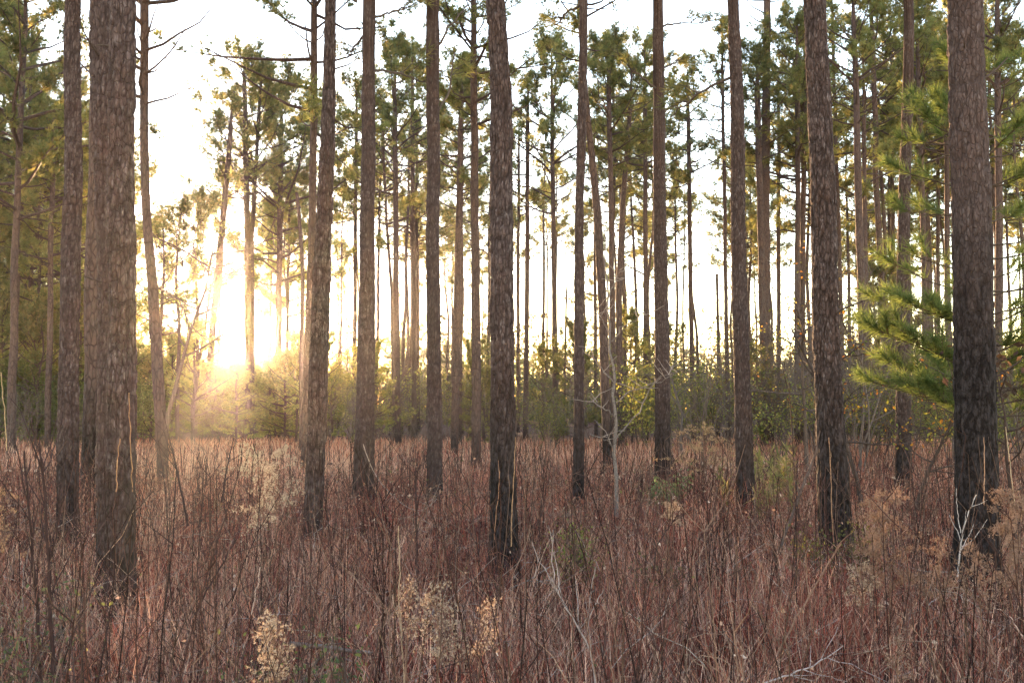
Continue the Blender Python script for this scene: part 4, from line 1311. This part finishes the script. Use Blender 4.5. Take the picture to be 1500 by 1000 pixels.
for (z0, az, L) in specs:
    p = polyline_branch((0.05, 0, z0), az, rng.uniform(-0.1, 0.3), rng.uniform(0.1, 0.6), L, 8, 0.07)
    lim.append(p)
    limr.append(np.linspace(0.014, 0.005, 8))
    if rng.random() < (0.1 if z0 < 2.9 else 0.3):
        continue
    for j in range(13 if z0 < 2.9 else 6):
        k0 = rng.integers(2, 8) if j else 7
        d = p[k0] - p[k0 - 1]
        a2 = math.atan2(d[1], d[0]) + (rng.uniform(-1.0, 1.0) if j else 0)
        q = polyline_branch(p[k0], a2, rng.uniform(0.2, 0.7), rng.uniform(0.5, 1.1), rng.uniform(0.2, 0.45), 5, 0.1)
        sh.append(q)
        shr.append(np.linspace(0.005, 0.003, 5))
        n = 44
        s = rng.uniform(0.3, 1, n) * 4
        kk = np.minimum(s.astype(int), 3)
        NP.append(q[kk] + (q[kk + 1] - q[kk]) * (s - kk)[:, None])
        ND.append(norm(q[kk + 1] - q[kk]))
for l, lr_ in zip(lim, limr):
    b_ = MB()
    tubes(b_, l, lr_, 5, 0, (0.09, 0.07, 0.06))
    b_.build("branch", [TWIG], yp)
tubes(mbn, np.array(sh), np.array(shr), 4, 1, (0.12, 0.1, 0.06))
NP, ND = np.concatenate(NP), np.concatenate(ND)
needles(mbn, NP, ND, 2, 0.19, 0.0075, 0.95, 0, np.array([(0.12, 0.165, 0.06), (0.155, 0.195, 0.07), (0.085, 0.125, 0.045)])[rng.integers(0, 3, len(NP))])
mbn.build("needle_foliage", [NEEDLE, TWIG], yp)


# oak saplings: yellow-leaved, and the one with dark withered leaves
def oak(u, D, h, n_leaf, tones, leaf, label, stemcol, seed_spread=0.8, lowest=0.35):
    xw = at(u, 600, D)[0]
    o = thing("oak_tree", (xw, D, float(ground_z(np.array(xw), np.array(D)))), label, "sapling")
    out = []
    twig_tree((0, 0, -0.03), (0.03, 0, 1), h * 0.85, 0.028, 0, out, 0.3)
    rt = max(0.024, 0.0105 * h)
    trunk = out[0][0]
    tb = MB()
    tubes(tb, trunk, np.linspace(rt, rt * 0.3, 6), 7, 0, stemcol)
    tb.build("trunk", [TWIG], o, True)
    fine = []
    for k in range(9):
        s = lowest + (1 - lowest) * (k + rng.random()) / 9
        kk = min(4, int(s * 5))
        p0 = trunk[kk] + (trunk[kk + 1] - trunk[kk]) * (s * 5 - kk)
        a = k * 2.4
        o2 = []
        twig_tree(p0, (math.cos(a), math.sin(a), rng.uniform(0.1, 0.7)), h * 0.26 * rng.uniform(0.7, 1.2), rt * 0.42, 2, o2, 0.1, seed_spread)
        b_ = MB()
        add_twigs(b_, o2, 4, 0, stemcol)
        b_.build("branch", [TWIG], o)
        fine += [q for q in o2 if q[2] <= 1]
    pick = rng.integers(0, len(fine), n_leaf)
    Pf = np.array([fine[j][0][rng.integers(1, 6)] for j in pick]) + rng.normal(size=(n_leaf, 3)) * 0.03
    tones = np.array(tones)
    fb = MB()
    leaves(fb, Pf, leaf, 0, tones[rng.integers(0, len(tones), n_leaf)] * rng.uniform(0.7, 1.3, (n_leaf, 1)))
    fb.build("foliage", [LEAF], o)


AUT = [(0.30, 0.22, 0.04), (0.20, 0.20, 0.05), (0.42, 0.19, 0.03), (0.16, 0.19, 0.06), (0.30, 0.12, 0.03)]
oak(1262, 14.5, 3.6, 420, AUT, 0.055, "oak sapling speckled with yellow and orange leaves past the thick leaning pine", (0.09, 0.07, 0.065))
oak(1330, 13.0, 2.6, 260, AUT, 0.055, "low yellow leaved oak sapling under the green boughs before the charred pine", (0.09, 0.07, 0.065))
oak(1488, 9.6, 2.3, 90, [(0.05, 0.032, 0.03), (0.08, 0.05, 0.04)], 0.085, "oak sapling with dark withered leaves at the frame edge past the charred pine", (0.07, 0.05, 0.045))
oak(1180, 24, 5.0, 420, [(0.26, 0.17, 0.06), (0.2, 0.1, 0.05), (0.16, 0.15, 0.06)], 0.075, "tall thin oak with brownish leaves between the cane patch and the thick leaning pine", (0.14, 0.11, 0.1))
oak(1000, 28, 4.5, 600, [(0.14, 0.17, 0.04), (0.18, 0.19, 0.05)], 0.08, "leafy bright green young oak in the gap past the burnt foot pine", (0.12, 0.1, 0.09))
oak(240, 34, 8.5, 300, [(0.16, 0.15, 0.06), (0.2, 0.16, 0.06)], 0.08, "spreading nearly bare oak with arching limbs between the wavy pine and the sun", (0.13, 0.1, 0.085), lowest=0.45)
oak(285, 42, 9.5, 260, [(0.16, 0.15, 0.06), (0.2, 0.16, 0.06)], 0.09, "tall nearly bare oak close before the sun disc", (0.13, 0.1, 0.085), lowest=0.4)

# ------------------------------------------------------------------ air
def box(name, lo, hi, mat):
    lo, hi = np.array(lo, float), np.array(hi, float)
    V = np.array([[(lo, hi)[i][0], (lo, hi)[j][1], (lo, hi)[k][2]] for k in (0, 1) for j in (0, 1) for i in (0, 1)])
    Fc = np.array([[0, 2, 3, 1], [4, 5, 7, 6], [0, 1, 5, 4], [2, 6, 7, 3], [0, 4, 6, 2], [1, 3, 7, 5]])
    b = MB()
    b.add(V, Fc)
    return b.build(name, [mat])


HAZE_DENSITY, HAZE_G = 0.00013, 0.90  # air volume added to spread the sun's glow, standing in for lens flare
hm, nt, out = new_mat("sun_glow_air")
pv = N(nt, "ShaderNodeVolumePrincipled")
pv.inputs["Color"].default_value = (0.95, 0.93, 0.9, 1)
pv.inputs["Density"].default_value = HAZE_DENSITY
pv.inputs["Anisotropy"].default_value = HAZE_G
nt.links.new(pv.outputs[0], out.inputs["Volume"])
tag(box("haze", (-HALF - 1, -41, -1.2), (HALF + 1, 2 * HALF - 39, 27.0), hm), kind="stuff")

# ------------------------------------------------------------------ light
SUN_EL = R(4.35)
SUN_AZ = math.atan((352 - 750) / F_PX)      # measured from +Y, negative towards -X
sd = Vector((math.sin(SUN_AZ) * math.cos(SUN_EL), math.cos(SUN_AZ) * math.cos(SUN_EL), math.sin(SUN_EL)))
sun_d = bpy.data.lights.new("sun", "SUN")
sun_d.energy = 4.2
sun_d.angle = R(0.5)
sun_d.color = (1.0, 0.63, 0.29)
sun = bpy.data.objects.new("sun", sun_d)
COL.objects.link(sun)
sun.rotation_euler = sd.to_track_quat("Z", "Y").to_euler()

w = bpy.data.worlds.new("World")
sc.world = w
w.use_nodes = True
nt = w.node_tree
bg = nt.nodes["Background"]
sky = nt.nodes.new("ShaderNodeTexSky")
sky.sky_type = "NISHITA"
sky.sun_disc = False
sky.sun_elevation = SUN_EL
sky.sun_rotation = SUN_AZ
sky.air_density = 1.0
sky.dust_density = 0.08
sky.ozone_density = 0.6
nt.links.new(sky.outputs[0], bg.inputs[0])
bg.inputs[1].default_value = 0.15

# ------------------------------------------------------------------ render
sc.view_settings.view_transform = "Standard"
sc.view_settings.look = "None"
sc.view_settings.exposure = 3.35
sc.view_settings.use_white_balance = True
sc.view_settings.white_balance_temperature = 6300
sc.view_settings.white_balance_tint = 22
sc.view_settings.gamma = 1.0
cy = sc.cycles
cy.use_denoising = True
cy.max_bounces = 6
cy.diffuse_bounces = 3
cy.glossy_bounces = 1
cy.transmission_bounces = 4
cy.volume_bounces = 0
cy.transparent_max_bounces = 4
cy.sample_clamp_indirect = 6.0
cy.use_adaptive_sampling = False
cy.adaptive_threshold = 0.02
sc.render.use_persistent_data = False
